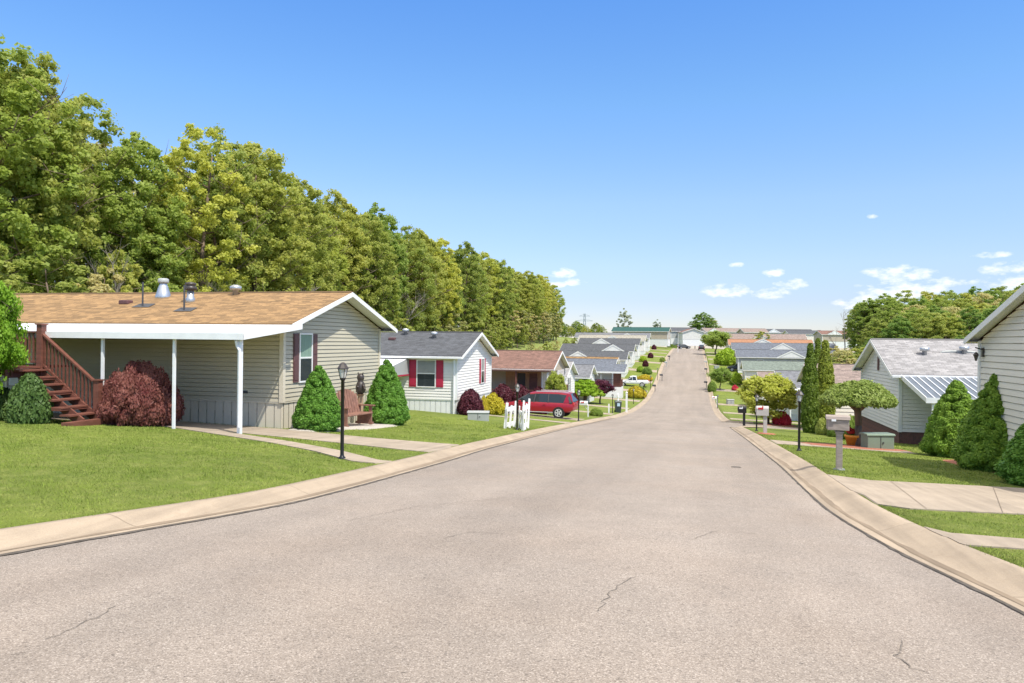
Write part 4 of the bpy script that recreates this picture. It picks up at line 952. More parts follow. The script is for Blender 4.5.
# ------------------------------------------------------------ utility boxes
def ubox(px,py,wpx,hpx,mat,label,dep=.7,rz=0):
    q=G(px,py); d=q.y*math.cos(YAW)-q.x*math.sin(YAW); w_=wpx/F*d; h=hpx/F*d
    root=empty('utility_box',q,YAW+rz,label,'utility box')
    m=MB(); m.box(-w_/2,w_/2,0,dep,-.2,h*.9); m.build('cabinet',M[mat],root,bevel=.02)
    m=MB(); m.loft([[(-w_/2-.03,y,z) for y,z in ((-.03,h*.88),(-.03,h*.93),(.05,h),(dep+.03,h*1.0),(dep+.03,h*.88))],[(w_/2+.03,y,z) for y,z in ((-.03,h*.88),(-.03,h*.93),(.05,h),(dep+.03,h*1.0),(dep+.03,h*.88))]]); m.build('lid',M[mat],root)
    m=MB(); m.box(-w_*.02,-w_*.0,-.012,-.002,.05,h*.85); m.box(w_*.06,w_*.1,-.03,-.002,h*.4,h*.5); m.build('door_seam',M['darkgrey'],root)
ubox(881,450,27,16,'util_green','pale green transformer box beside the umbrella shaped tree',.5,R(2))
ubox(478,420.5,21,8.5,'util_grey','low grey green utility box at the corner of the crimson shuttered home',.7)
ubox(731,404.5,6.5,5,'util_grey','small grey utility box on the lawn past the side street')
ubox(717,369.3,4.5,3.5,'util_grey','tiny pale utility box on the right lawn up the hill')
# ------------------------------------------------------------ bin
q=G(618,412.5); d=q.y*math.cos(YAW)-q.x*math.sin(YAW); h=12/F*d*.98
root=empty('trash_bin',q,YAW,'dark wheeled bin with a pale label at the left kerb','trash bin')
m=MB(); m.loft([[(-.24,-.27,0),(.24,-.27,0),(.24,.27,0),(-.24,.27,0)],[(-.3,-.33,h*.9),(.3,-.33,h*.9),(.3,.36,h*.9),(-.3,.36,h*.9)]]); m.build('body',M['bin'],root)
m=MB(); m.loft([[(-.33,-.37,h*.9),(.33,-.37,h*.9),(.33,.4,h*.9),(-.33,.4,h*.9)],[(-.28,-.3,h),(.28,-.3,h),(.28,.36,h),(-.28,.36,h)]]); m.build('lid',M['bin'],root)
m=MB(); m.face((-.13,-.335,h*.55),(.13,-.335,h*.55),(.13,-.345,h*.82),(-.13,-.345,h*.82)); m.build('sticker',M['label'],root)
for x in (-.27,.27): m=MB(); m.cyl((x-.03,.3,.12),(x+.03,.3,.12),.13,n=12); m.build('wheel',M['rubber'],root)
# white garden post, and small white ornament
q=G(626.5,413); root=empty('garden_post',q,0,'white square post standing on the left verge by the bin','post'); h=20/F*q.length
m=MB(); m.box(-.09,.09,-.09,.09,-.1,h); m.build('post',M['white'],root); m=MB(); m.loft([[(-.12,-.12,h),(.12,-.12,h),(.12,.12,h),(-.12,.12,h)],[(-.01,-.01,h+.12),(.01,-.01,h+.12),(.01,.01,h+.12),(-.01,.01,h+.12)]]); m.build('cap',M['white'],root)
q=G(608.8,413); root=empty('garden_post',q,0,'short white post beside the thin black lamp','post'); h=9/F*q.length
m=MB(); m.box(-.06,.06,-.06,.06,-.1,h); m.build('post',M['white'],root)
q=G(618,402.5); tag(MB().lathe([(.3,0),(.24,.1),(.12,.16),(.1,.6),(.16,.75),(.1,.85),(.13,1.0),(.02,1.15)],(0,0,0),12).build('garden_statue',M['white'],None,True),'small white garden statue behind the dark bin','statue').location=q
q=G(588,419.5); 
# ------------------------------------------------------------ glider bench and carved figure by the khaki home gable
q=Vector((-11.6,sx_(352,-11.6),0)); q.z=H(q.x,q.y)+.03; root=empty('garden_bench',q,R(80),'red brown wooden garden seat with a rounded back by the gable wall','bench')
m=MB(); m.box(-.7,.7,-.42,.1,.4,.45); m.build('seat',M['bench'],root,bevel=.01)
for k in range(9):
    x=-.62+k*.155; tp=.98+.3*math.cos(x/.7*1.35); m=MB(); m.beam((x,.12,.42),(x,.3,tp),.13,.03,(0,1,0)); m.build('back_slat',M['bench'],root)
for sg in (-1,1):
    m=MB(); m.box(sg*.72-.04,sg*.72+.04,-.42,.3,.02,.1); m.box(sg*.72-.03,sg*.72+.03,-.36,-.26,.0,.66); m.box(sg*.72-.03,sg*.72+.03,.12,.22,.0,.7); m.box(sg*.72-.07,sg*.72+.07,-.46,.26,.66,.7); m.box(sg*.72-.012,sg*.72+.012,-.3,.2,.1,.4); m.build('side_frame',M['bench'],root)
q=Vector((-11.9,sx_(361,-11.9),0)); q.z=H(q.x,q.y); root=empty('garden_figure',q,0,'small dark bronze figure on a stand behind the wooden garden seat','statue')
m=MB(); m.lathe([(.2,-.1),(.2,.05),(.12,.1),(.1,1.05),(.16,1.12)],(0,0,0),12); m.build('pedestal',M['bare_wood'],root)
m=MB(); m.lathe([(.09,1.12),(.17,1.22),(.18,1.4),(.13,1.55),(.09,1.6),(.13,1.68),(.13,1.8),(.05,1.88)],(0,0,0),12); m.tube([Vector((.1,-.05,1.48)),Vector((.22,-.16,1.4)),Vector((.3,-.26,1.3))],[.05,.045,.035],8); m.tube([Vector((-.1,.05,1.48)),Vector((-.02,-.2,1.38))],[.05,.04],8); m.tube([Vector((.07,0,1.82)),Vector((.1,0,1.92))],[.035,.02],6); m.tube([Vector((-.07,0,1.82)),Vector((-.1,0,1.92))],[.035,.02],6); m.build('figure',M['bronze'],root,True)
q=G(352,412.5); 
def bed(name,c,rx,ry,mat,kind='structure'):
    P=[]; rd=random.Random(int(c.x*100)); wob=[1+rd.uniform(-.12,.12) for _ in range(24)]
    for j in range(5):
        row=[]
        for k in range(25):
            a=2*math.pi*k/24; f=j/4*wob[k%24]; x=c.x+math.cos(a)*rx*f; y=c.y+math.sin(a)*ry*f; row.append(Vector((x,y,H(x,y)+(.05 if j<4 else -.02))))
        P.append(row)
    return tag(grid_mesh(name,P,M[mat]),kind=kind)
bed('gravel_bed',Vector((-11.5,sx_(366,-11.5),0)),.95,3.4,'pebble')
bed('gravel_bed',Vector((-11.5,sx_(319,-11.5),0)),.8,1.4,'pebble')
# ------------------------------------------------------------ vehicles
def car(label,loc,rz,L,Wd,Ht,paint,kind='van',cat='car',group=None,detail=True):
    root=empty('parked_car',loc,rz,label,cat,group)
    # local x forward, side profile (x from 0 rear to 1 front)
    if kind=='van': lowp=[(0,.42,.52,.80),(.01,.3,.60,.9),(.06,.22,.6,.97),(.2,.19,.6,.985),(.5,.18,.6,.99),(.72,.19,.58,.985),(.86,.22,.54,.96),(.96,.28,.47,.88),(1,.36,.42,.72)]; gh=[(.015,.60,.66,.86),(.07,.6,.955,.8),(.2,.6,1.0,.79),(.45,.6,1.0,.79),(.58,.58,.96,.79),(.68,.57,.80,.84),(.78,.56,.565,.9)]; wx=(.19,.8)
    elif kind=='pickup': lowp=[(0,.4,.55,.9),(.02,.28,.6,.95),(.3,.26,.6,.98),(.6,.26,.6,.98),(.9,.28,.56,.94),(1,.36,.48,.85)]; gh=[(.34,.6,.62,.9),(.38,.6,.97,.8),(.5,.6,1,.8),(.58,.6,.95,.8),(.68,.58,.6,.88)]; wx=(.2,.8)
    else: lowp=[(0,.38,.52,.8),(.02,.28,.6,.92),(.1,.22,.62,.97),(.5,.18,.62,.99),(.8,.2,.58,.96),(.96,.28,.5,.88),(1,.36,.44,.74)]; gh=[(.04,.6,.62,.9),(.16,.61,.92,.8),(.3,.61,1.0,.78),(.5,.61,.99,.78),(.6,.6,.88,.82),(.74,.58,.585,.9)]; wx=(.18,.8)
    hw=Wd/2; secs=[]
    for x,b,t_,wf in lowp:
        X=(x-.5)*L; B=b*Ht; T_=t_*Ht; y=hw*wf; mid=(B+T_)/2
        secs.append([(X,-y*.86,B),(X,y*.86,B),(X,y*.98,B+(T_-B)*.15),(X,y,B+(T_-B)*.5),(X,y*.965,B+(T_-B)*.85),(X,y*.9,T_),(X,-y*.9,T_),(X,-y*.965,B+(T_-B)*.85),(X,-y,B+(T_-B)*.5),(X,-y*.98,B+(T_-B)*.15)])
    m=MB(); m.loft(secs); body=m.build('body',M[paint],root,True)
    es=body.modifiers.new('e','EDGE_SPLIT'); es.split_angle=R(40)
    g1=[];g2=[]
    for x,b,t_,wf in gh:
        X=(x-.5)*L; B=b*Ht-.02; T_=t_*Ht; y0=hw*.9; y1=hw*wf*.86 if t_>.8 else hw*.86
        if T_-B<.08: y1=y0*.98
        g1.append([(X,-y0,B),(X,y0,B),(X,y1+.03,T_-.1*min(1,(T_-B)/.3)),(X,y1-.03,T_-.03),(X,-y1+.03,T_-.03),(X,-y1-.03,T_-.1*min(1,(T_-B)/.3))])
    m=MB(); m.loft(g1); m.build('windows',M['glass'],root)
    # roof skin
    rs=[]; 
    for x,b,t_,wf in gh:
        if t_<.9: continue
        X=(x-.5)*L; T_=t_*Ht; y1=hw*wf*.86; rs.append([(X,-y1-.035,T_-.11),(X,y1+.035,T_-.11),(X,y1-.01,T_-.02),(X,y1-.15,T_+.01),(X,-y1+.15,T_+.01),(X,-y1+.01,T_-.02)])
    m=MB(); m.loft(rs); m.build('roof',M[paint],root)
    # pillars
    m=MB()
    for sg in (-1,1):
        pls=[(gh[0][0]+.02,gh[1][0]+.01)]+([(.33,.33),(.52,.5)] if kind!='pickup' else [(.5,.5)])+[(gh[-1][0]-.015,gh[-3][0]+.0)]
        for k,(xa,xb) in enumerate(pls):
            wd=.13 if k==0 else .06
            m=MB(); m.beam(((xa-.5)*L,sg*(hw*.9+.012),.595*Ht),((xb-.5)*L,sg*(hw*.69+.02),.93*Ht),.04,wd,(1,0,0)); m.build('pillar',M[paint if kind!='van' else 'darkgrey'],root)

    if kind=='van':
        for sg in (-1,1):
            m=MB(); m.face(*[((x-.5)*L,sg*y,z*Ht) for x,y,z in ((.005,hw*.86+.02,.6),(.13,hw*.915,.6),(.09,hw*.75,.94),(.04,hw*.72,.94))]); m.build('rear_pillar',M[paint],root)
            m=MB(); m.beam((-.42*L,sg*hw*.62,Ht*1.02),(.0*L,sg*hw*.62,Ht*1.02),.04,.04); m.build('roof_rail',M['alloy'],root)
    for ix,x in enumerate(wx):
        for sg in (-1,1):
            X=(x-.5)*L; r_=.2*Ht; y=sg*(hw-.1)
            a=MB(); a.cyl((X,sg*(hw-.26),r_*1.0),(X,sg*(hw+.008),r_*1.0),r_*1.18,n=20); a.build('wheel_arch',M['rubber'],body)
            a=MB(); a.lathe([(r_*.55,-.11),(r_*.95,-.11),(r_,-.07),(r_,.07),(r_*.95,.11),(r_*.55,.11)],(0,0,0),24); wo=a.build('wheel',M['rubber'],root); wo.location=(X,y,r_); wo.rotation_euler=(R(90),0,0)
            a=MB(); a.lathe([(r_*.62,sg*-.12),(r_*.74,sg*-.124),(r_*.76,sg*-.1)],(0,0,0),24); a.f=a.f[:-2]
            for k in range(5):
                t=2*math.pi*k/5; a.beam((r_*.1*math.cos(t),r_*.1*math.sin(t),sg*-.122),(r_*.68*math.cos(t),r_*.68*math.sin(t),sg*-.122),r_*.26,.02,(0,0,1))
            a.build('rim',M['alloy'],wo)
    for sg in (-1,1):
        a=MB(); a.box(-.5*L-.008,-.47*L,*sorted((sg*hw*.62,sg*hw*.88)),.5*Ht,.62*Ht); a.build('tail_light',M['red_paint'],root,bevel=.02)
        a=MB(); a.box(.455*L,.488*L,*sorted((sg*hw*.5,sg*hw*.84)),.38*Ht,.45*Ht); a.build('headlight',M['lampglass'],root,bevel=.02)
        a=MB(); a.box(.18*L,.21*L,*sorted((sg*hw*1.0,sg*(hw+.17))),.56*Ht,.66*Ht); a.build('mirror',M[paint],root,bevel=.03)
        a=MB(); 
        for x in (): a.box((x-.5)*L-.006,(x-.5)*L+.006,*sorted((sg*hw*.97,sg*(hw*.995))),.25*Ht,.58*Ht)
        for x in (.36,.56): a=MB(); a.box((x-.5)*L,(x-.5)*L+.16,*sorted((sg*hw*.985,sg*(hw*1.0+.012))),.5*Ht,.52*Ht); a.build('door_handle',M['darkgrey' if paint!='car_red' else 'car_red'],body)
        if kind=='van':
            a=MB(); a.box(-.27*L,.22*L,*sorted((sg*hw*.93,sg*(hw*1.0+.004))),.2*Ht,.225*Ht); a.build('sill_trim',M['alloy'],body)
    return root
vy=47.2; vx=tx(561,vy)-1.4
car('red minivan parked on the driveway before the red hedge, rear toward the street',(vx,vy,H(vx,vy)+.03),math.pi-R(4),4.95,1.9,1.58,'car_red',cat='minivan')
q=G(636,387); car('white pickup parked past the railed corner porch',(q.x-.6,q.y+.9,H(q.x,q.y)+.03),math.pi,5.2,1.9,1.75,'car_white','pickup',cat='pickup')
q=G(701.5,350.3); car('dark car parked at the kerb near the top of the street',(q.x,q.y+1,H(q.x,q.y)+.01),math.pi/2,4.5,1.8,1.6,'car_dark','suv')
q=G(733,371.3); car('dark car parked beside the green roofed home on the right',(q.x+1.2,q.y+.8,H(q.x,q.y)+.02),math.pi,4.6,1.8,1.7,'car_dark','suv')
q=at(684,341.5,244); q.z=H(q.x,q.y); car('tiny dark car parked before the shaded porch at the road end',(q.x,q.y,q.z+.02),YAW+.2,4.4,1.8,1.5,'car_dark','suv')
q=at(782,419,60); q=G(786,415); car('small white car mostly hidden behind the yellow green tree',(q.x+.6,q.y,H(q.x,q.y)+.02),R(10),4.3,1.8,1.45,'car_white','suv')
# ------------------------------------------------------------ hedges, bushes, ornamental trees
PI=math.pi
cone=lambda u:(1-u**1.5)**.8*(1-.0*u)*min(1,.72+3*u) if u<1 else .02
dome=lambda u:math.sqrt(max(.02,1-u**2))*min(1,.75+1.5*u)
ball=lambda u:math.sqrt(max(.03,1-(2*u-1)**2))
egg=lambda u:(math.sin(min(PI,PI*(u*.86+.12)))**.6)
col_=lambda u:min(1,.8+1.5*u)*(1-max(0,u-.55)**1.5*2.4)
def put(proto,px,py,wpx,top,label,cat,group=None,rz=None,dy=0,s=None,t=None):
    """first use moves the prototype itself"""
    q=G(px,py) if s is None and t is None else Vector((tx(px,s) if s else t,s or sx_(px,t),0)); q=Vector((q.x,q.y+dy,0)); q.z=H(q.x,q.y); d=q.y*math.cos(YAW)-q.x*math.sin(YAW)
    zt=at(px,top,d).z; h=zt-q.z; w_=wpx/F*d/2
    rz=rz if rz is not None else (px*7.3)%6.28
    sc=(w_/proto['w'],w_/proto['w'],h/proto['h']) 
    if proto.get('used'):
        o=copy_tree(proto,q,rz,sc,label,cat,group); 
        if 'used' in o: del o['used']
        if group is None and 'group' in o: del o['group']
        return o
    proto['used']=1; proto.location=q; proto.rotation_euler=(0,0,rz); proto.scale=sc; tag(proto,label,cat,group); PROT.append(proto); return proto
PROT=[]
def mk(name,mat,seed,n,per,leaf,pf,w,h,**k):
    o=bush_proto(name,mat,seed,n,per,leaf,pf,h=h,w=w,**k); o['w']=w; o['h']=h; PROT.append(o); return o
spr=mk('dwarf_spruce','l_conifer',1,420,230,.034,cone,1.05,2.6,tp=.5,cr=.2,surf=.72,core=.86,jit=.04,el=2.0,up=.5)
spb=mk('dwarf_spruce','l_coni_b',2,340,210,.034,cone,.75,2.1,tp=.5,cr=.16,surf=.72,core=.85,jit=.04,el=2.0,up=.5)
put(spb,319,426,50,363,'dwarf spruce right beside the khaki home window','spruce','bright dwarf spruces on the left',t=-11.35)
put(spb,387,411.5,46,357,'dwarf spruce at the far end of the khaki home gable, right of the garden seat','spruce','bright dwarf spruces on the left',t=-11.4)
put(spr,956,457.5,62,377,'dark dwarf spruce farthest of the three on the right, before the ribbed awning','spruce','dark dwarf spruces on the right')
put(spr,998,471,80,369,'tall dark dwarf spruce in the middle of the right group','spruce','dark dwarf spruces on the right')
put(spb,1050,487,90,398,'bright green spruce cut off by the right edge','spruce')
bed('mulch_bed',G(975,468)+Vector((.9,.5,0)),1.3,3.4,'mulch')
mp_=mk('red_maple_bush','l_maple',3,190,420,.05,dome,1.45,1.9,cr=.3,core=.75,surf=.5,el=2.2,up=.1,downw=.9,jit=.08)
put(mp_,140,418,76,360,'wide mounded red leaved maple bush beside the stairs','bush',rz=.3,s=18.5)
bb=mk('red_hedge_bush','l_plum',4,90,220,.07,dome,.8,1.3,cr=.22,core=.8)
put(bb,471,414,26,389,'round dark red barberry bush at the corner of the crimson shuttered home','bush',s=38.6)
yb=mk('golden_bush','l_gold',5,70,220,.06,dome,.6,.8,cr=.18,core=.8)
put(yb,494,412,24,393.5,'round golden yellow bush with a bare gap, left of the red minivan','bush',s=43)
put(yb,484.5,411.5,9,396,'slim golden bush between the barberry and the round golden bush','bush',s=41.5)
for px,py,w_,tp,lb in [(503,401,26,384,'dark red hedge bush at the left end of the porch hedge'),(522,401,22,385,'dark red hedge bush below the brown porch, second from the left'),(539,402,22,387,'dark red hedge bush below the brown porch, above the minivan roof')]:
    put(bb,px,py+4,w_,tp,lb,'hedge bush','dark red hedge bushes before the brown porch',s=51.3)
put(yb,636,398,20,386,'round bright yellow bush on the left verge past the white porch','bush')
put(yb,645,380.5,16,374.5,'low yellow bush near the white pickup','bush')
# umbrella tree
def stem_umb(sb): sb.tube([Vector((0,0,-.2)),Vector((.03,0,.9)),Vector((-.02,.02,1.75))],[.18,.15,.17],12); sb.tube([Vector((-.02,0,1.5)),Vector((-.6,.1,1.95))],[.1,.05],6); sb.tube([Vector((0,0,1.5)),Vector((.6,-.2,1.95))],[.1,.05],6)
def umb_tree(name,mat,seed,R_,h0,h1,n=150,per=260,leaf=.075,stem=None,cr=.24):
    rg=np.random.default_rng(seed); rd=random.Random(seed); C=[];Rr=[]
    for k in range(n):
        a=k*2.39996; r_=R_*math.sqrt((k+.5)/n); z=h0+(h1-h0)*(1-(r_/R_)**2.2)*.85*rd.uniform(.75,1.05)+.05; C.append((math.cos(a)*r_,math.sin(a)*r_,z)); Rr.append(cr*(.8+.5*rd.random()))
        if k%2==0: C.append((math.cos(a)*r_*.95,math.sin(a)*r_*.95,h0+.1+.1*rd.random())); Rr.append(cr*.9)
    C=np.array(C);Rr=np.array(Rr); V=leafV(C,Rr,per,leaf,rg,.55,.9,.5,.8,1.7,.4); T=ico(C,Rr,.62,.6)
    root=empty(name,(0,0,0)); link('crown',two('crown',V,T),M[mat],root); sb=MB(); stem(sb); sb.build('trunk',M['bark'],root,True); return root
u=umb_tree('umbrella_tree','l_topiary',7,1.55,1.85,2.75,n=200,stem=stem_umb); q=G(857.5,447); d=q.y*math.cos(YAW)-q.x*math.sin(YAW); k=(447-379)/F*d/2.85; u.location=q; u.scale=(k*.86,k*.86,k)
tag(u,'clipped umbrella shaped tree with a flat wide crown on a thick trunk','tree')
bed('mulch_bed',G(853,447.5),1.9,1.15,'mulch')
q=G(853,446.5); root=empty('flower_pot',q,0,'orange flower pot with red flowers under the umbrella shaped tree','flower pot')
m=MB(); m.lathe([(.2,0),(.27,.34),(.3,.35),(.3,.43),(.26,.43),(.25,.38),(.02,.38)],(0,0,0),20); m.build('pot',M['terracotta'],root,True)
rg=np.random.default_rng(5); C=np.array([(rg.normal()*.1,rg.normal()*.1,.52+.1*rg.random()) for _ in range(14)]); link('flowers',npmesh('flowers',leafV(C,np.full(14,.1),60,.05,rg),4),M['l_azalea'],root)
C=np.array([(rg.normal()*.09,rg.normal()*.09,.4) for _ in range(8)]); link('leaves',npmesh('leaves',leafV(C,np.full(8,.12),60,.06,rg),4),M['l_dark'],root)
# arborvitae columns
arb=mk('arborvitae','l_arb',8,330,150,.085,lambda u:(min(1,.78+1.2*u)*(1-max(0,u-.45)**1.6*2.4)),.72,5.2,cr=.24,core=.85,surf=.65,el=2.0,up=.6)
for px,py,w_,tp,lb in [(809.5,433,16,340,'tall arborvitae column at the left of the three'),(817,428,14,335,'tall arborvitae column in the middle of the three'),(824.5,431.5,18,337,'tall arborvitae column at the right of the three')]: put(arb,px,py,w_,tp,lb,'arborvitae','tall arborvitae columns on the right lawn')
sb_=mk('dark_shrub','l_shrub',19,80,260,.07,dome,.7,.9,cr=.24,core=.6)
gb=mk('green_bush','l_dark',9,80,220,.06,dome,.7,.9,cr=.22,core=.8); gl=mk('bright_bush','l_bright',10,80,220,.07,dome,.7,.9,cr=.22,core=.7)
az=mk('azalea_bush','l_azalea',11,60,200,.05,dome,.6,.6,cr=.16,core=.8)
gy=mk('olive_bush','l_topiary',12,80,220,.07,dome,.7,.9,cr=.22,core=.7)
put(az,782,425,18,411.5,'bright red azalea bush in bloom under the yellow green tree','bush'); put(az,735,390.5,7,385,'small red azalea far down the right lawns','bush')
put(gy,822,435,13,418,'small round yellow green bush left of the big grey mailbox','bush'); put(gb,833,437,11,425,'low dark bush partly behind the big grey mailbox','bush'); put(gb,851,440,18,415,'dark green bush behind the umbrella tree trunk','bush')
put(gl,736,384.5,13,372,'rounded bright green bush on the right lawn below the grey green roof','bush')
put(gb,712,392,9,381,'small dark bush at the right kerb beside the round topped street tree','bush')
put(sb_,30,412.5,38,374,'dark green bush at the foot of the left tree by the stairs','bush',s=16.6); put(sb_,4,412,30,388,'dark green bush at the left edge','bush',s=16.9)
put(gb,672,339,10,334.5,'low green bush below the teal roofed home','bush')
bed('mulch_bed',G(766,434),.45,.6,'mulch'); bed('mulch_bed',G(776,425),1.6,1.6,'mulch')
for i,(px,py,w_,tp,pr,lb) in enumerate([(640,372,7,366,gl,'bright green bush by the white wall of the low left home'),(645.5,366.5,6,360,bb,'dark red bush by the wall of a left row home'),(647,374,10,367,gb,'dark green bush on a left lawn'),(650.5,358,6,352.5,bb,'dark red bush high in the left row'),(654,349.5,5,344.5,bb,'tiny dark red bush near the top of the left row'),(643,362,8,356,gl,'light green bush between two left homes'),(596,416,14,408,gb,'low green garden bush right of the minivan'),(641,391,8,386,gb,'low green bush behind the yellow bush')]): put(pr,px,py,w_,tp,lb,'bush')
# plum tree, weeping shrub, yellow tree, street trees
def sm(name,mat,seed,h,cr,label,cat,px,py,wpx,top,nclump=60,per=200,leaf=.09,base=.3,trunk=.09,shape='round',bark='bark',group=None,limbs=7,gaps=1.2,s=None):
    t=tree_proto(name,h,cr,mat,seed,bark,nclump,per,leaf,base,shape,trunk,gaps,limbs); t['w']=cr*1.02; t['h']=h*1.03; PROT.append(t); put(t,px,py,wpx,top,label,cat,group,s=s); return t
sm('plum_tree','l_plum',21,3,1.5,'small purple leaved plum tree left of the white porch base','tree',600,404,30,379.5,per=260)
w_=umb_tree('weeping_tree','l_bright',22,1.6,.9,2.6,n=90,leaf=.1,stem=stem_umb); q=G(577,405); d=q.y; k=(405-378)/F*d/2.7; w_.location=q+Vector((0,6,0)); w_.location.z=H(q.x,q.y+6); w_.scale=(k*1.25,k*1.1,k); tag(w_,'bright green weeping shrub tree above the back of the red minivan','tree')
ytree=sm('yellow_green_tree','l_yel',23,4,2.0,'loose yellow green small tree behind the pale grey mailbox','tree',768,424,68,373,nclump=90,per=170,leaf=.12,base=.12,gaps=.95,trunk=.1,limbs=10)
st=sm('street_tree','l_dark',24,4,2.0,'small round topped tree at the right kerb beyond the side street','tree',720,390,25,367.5,leaf=.13,base=.35)
put(st,715.5,354.5,34,330.5,'round street tree by the parked car near the top of the street','tree'); put(gl,727,365,24,348.5,'broad green shrub tree below the round street tree','tree')
sm('leafy_tree','l_bright',25,4.2,2.1,'bright green leafy tree cut off by the left edge','tree',-16,411,80,268,nclump=150,per=260,leaf=.075,base=.12,gaps=.8,trunk=.07,s=16.0)
q=at(552,372,60); 
put(ytree,556,396,26,371,'bright bush tree at the corner of the brown porch','tree',s=52)
put(gb,662.5,362,6,357,'small dark shrub high on the left verge','bush')
# ------------------------------------------------------------ woods
def forest_put(proto,x,y,h,label,group,rz,sc=1.0,cat='tree'):
    z=H(x,y); k=h/proto['h']; s_=(k*sc,k*sc,k)
    if proto.get('used'):
        o=copy_tree(proto,(x,y,z),rz,s_,label,cat,group)
        for key in ('used',):
            if key in o: del o[key]
    else:
        proto['used']=1; proto.location=(x,y,z); proto.rotation_euler=(0,0,rz); proto.scale=s_; tag(proto,label,cat,group)
def wt(name,mat,seed,**k):
    a=dict(h=20,cr=4.6,nclump=420,per=110,leaf=.155,base=.12,trunk=.24,gaps=.5,limbs=16); a.update(k)
    t=tree_proto(name,a.pop('h'),a.pop('cr'),mat,seed,**a); t['h']=20*1.02; t['w']=4.6; PROT.append(t); return t
WP=[wt('oak_tree','l_wood',31),wt('yellow_green_tree','l_yel',32,nclump=220),wt('dark_green_tree','l_dark',33),wt('olive_tree','l_olive',34,nclump=200,gaps=.52),wt('oak_tree','l_wood',35,nclump=260,cr=5.2),wt('bright_tree','l_yel',36,cr=5)]
LB={'oak_tree':'mid green oak in the wood on the left','yellow_green_tree':'yellow green tree in the wood on the left','dark_green_tree':'dark green tree in the wood on the left','olive_tree':'pale olive budding tree in the wood on the left','bright_tree':'bright lime green tree in the wood on the left'}
rd=random.Random(11)
rows=[(-40,14,210,5.2,.95),(-46,20,216,6.2,1.02),(-54,18,220,7.5,1.1)]
for t,a,b,stp,hf in rows:
    y=a
    while y<b:
        x=t+rd.uniform(-1.8,1.8); yy=y+rd.uniform(-1.5,1.5)
        px_=(x*math.cos(YAW)+yy*math.sin(YAW))/(-x*math.sin(YAW)+yy*math.cos(YAW))*F+CX0
        if px_>-70:
            # crown line of the photograph: 20 m trees, a dip near the left third
            h=(20.3-H(x,yy))*hf*rd.uniform(.9,1.05)
            if px_<70: h*=1.08
            if 255<px_<295: h*=.84
            if 70<px_<180: h*=.93
            ch=rd.random(); w_=[.3,.08,.17,.22,.2,.03] if px_<330 else [.25,.26,.08,.04,.17,.2]
            i=rd.choices(range(6),w_)[0]; p_=WP[i]; forest_put(p_,x,yy,h,LB[p_.name.split('.')[0]],LB[p_.name.split('.')[0]]+'s'.replace('s',''),rd.random()*6.28,rd.uniform(.9,1.2))
        y+=stp*rd.uniform(.85,1.15)
# slender understorey along the edge of the wood
US=[wt('understorey_tree','l_wood',41,h=9,cr=2.6,nclump=110,per=100,leaf=.17,base=.1,trunk=.1,limbs=9),wt('understorey_tree','l_olive',42,h=9,cr=2.4,nclump=90,per=90,leaf=.17,base=.1,trunk=.09,limbs=9)]
for u_ in US: u_['h']=9
y=22
while y<205:
    x=-36.5+rd.uniform(-1.2,1.2); px_=(x*math.cos(YAW)+y*math.sin(YAW))/(-x*math.sin(YAW)+y*math.cos(YAW))*F+CX0
    if px_>-40: forest_put(rd.choice(US),x,y,rd.uniform(4.5,9.5),'young tree at the edge of the left wood','young trees at the edge of the left wood',rd.random()*6.28,rd.uniform(.9,1.3))
    y+=3.1*rd.uniform(.7,1.3)
# bare pale trunks
def bare(px,d,top,label,seed,w_=1.0,name='bare_tree',leafy=None):
    rdd=random.Random(seed); q=at(px,345,d); q.z=H(q.x,q.y); zt=at(px,top,d).z; h=zt-q.z; root=empty(name,q,0,label,'tree'); m=MB()
    tips=[]
    def br(p,dirn,ln,r,dep):
        e=p+dirn*ln; m.cyl(p,e,r,r*.6,6,False); tips.append(e)
        if dep>0:
            for _ in range(3 if dep>1 else 4):
                nd=(dirn+Vector((rdd.gauss(0,.45),rdd.gauss(0,.45),rdd.gauss(.1,.2)))).normalized(); br(p.lerp(e,rdd.uniform(.5,1)),nd,ln*rdd.uniform(.5,.75),r*.5,dep-1)
    br(Vector((0,0,-.3)),Vector((0,0,1)),h*.42,h*.012*w_,4); m.build('trunk',M['bark_pale'],root)
    if leafy:
        rg=np.random.default_rng(seed); C=np.array([t_[:] for t_ in tips if t_.z>h*.25]); link('crown',npmesh('crown',leafV(C,np.full(len(C),h*.055),26,leafy[1],rg,.3),4),M[leafy[0]],root)
bare(845,150,303,'bare twiggy tree at the left edge of the right wood',3)
ST=wt('silvery_tree','l_silver',51,h=12,cr=2.6,nclump=90,per=60,leaf=.3,base=.08,trunk=.12,limbs=9); ST['h']=12.2
for px_,d_,tp_,lb,sc_ in ((624,262,307,'pale silvery tree standing above the teal roof',1.1),(656.5,300,318.5,'small pale tree on the skyline above the teal roofed home',1.2)):
    q=at(px_,345,d_); forest_put(ST,q.x,q.y,at(px_,tp_,d_).z-H(q.x,q.y),lb,None,px_,sc_)
bare(853,120,335,'brownish budding tree beside the arborvitae on the right slope',8,leafy=('l_olive',.22),name='budding_tree')
for px_,d_,tp_,w2,pi in [(703,290,311,34,2),(713,292,318,24,3),(695,294,319,14,0)]:
    q=at(px_,345,d_); h=at(px_,tp_,d_).z-H(q.x,q.y); forest_put(WP[pi],q.x,q.y,h,['rounded dark tree behind the roofs at the road end','loose paler tree at the right of the road end tree','small green tree at the left of the road end tree'][[703,713,695].index(px_)],None,1,1.0*w2/(h/d_*F/2.2))
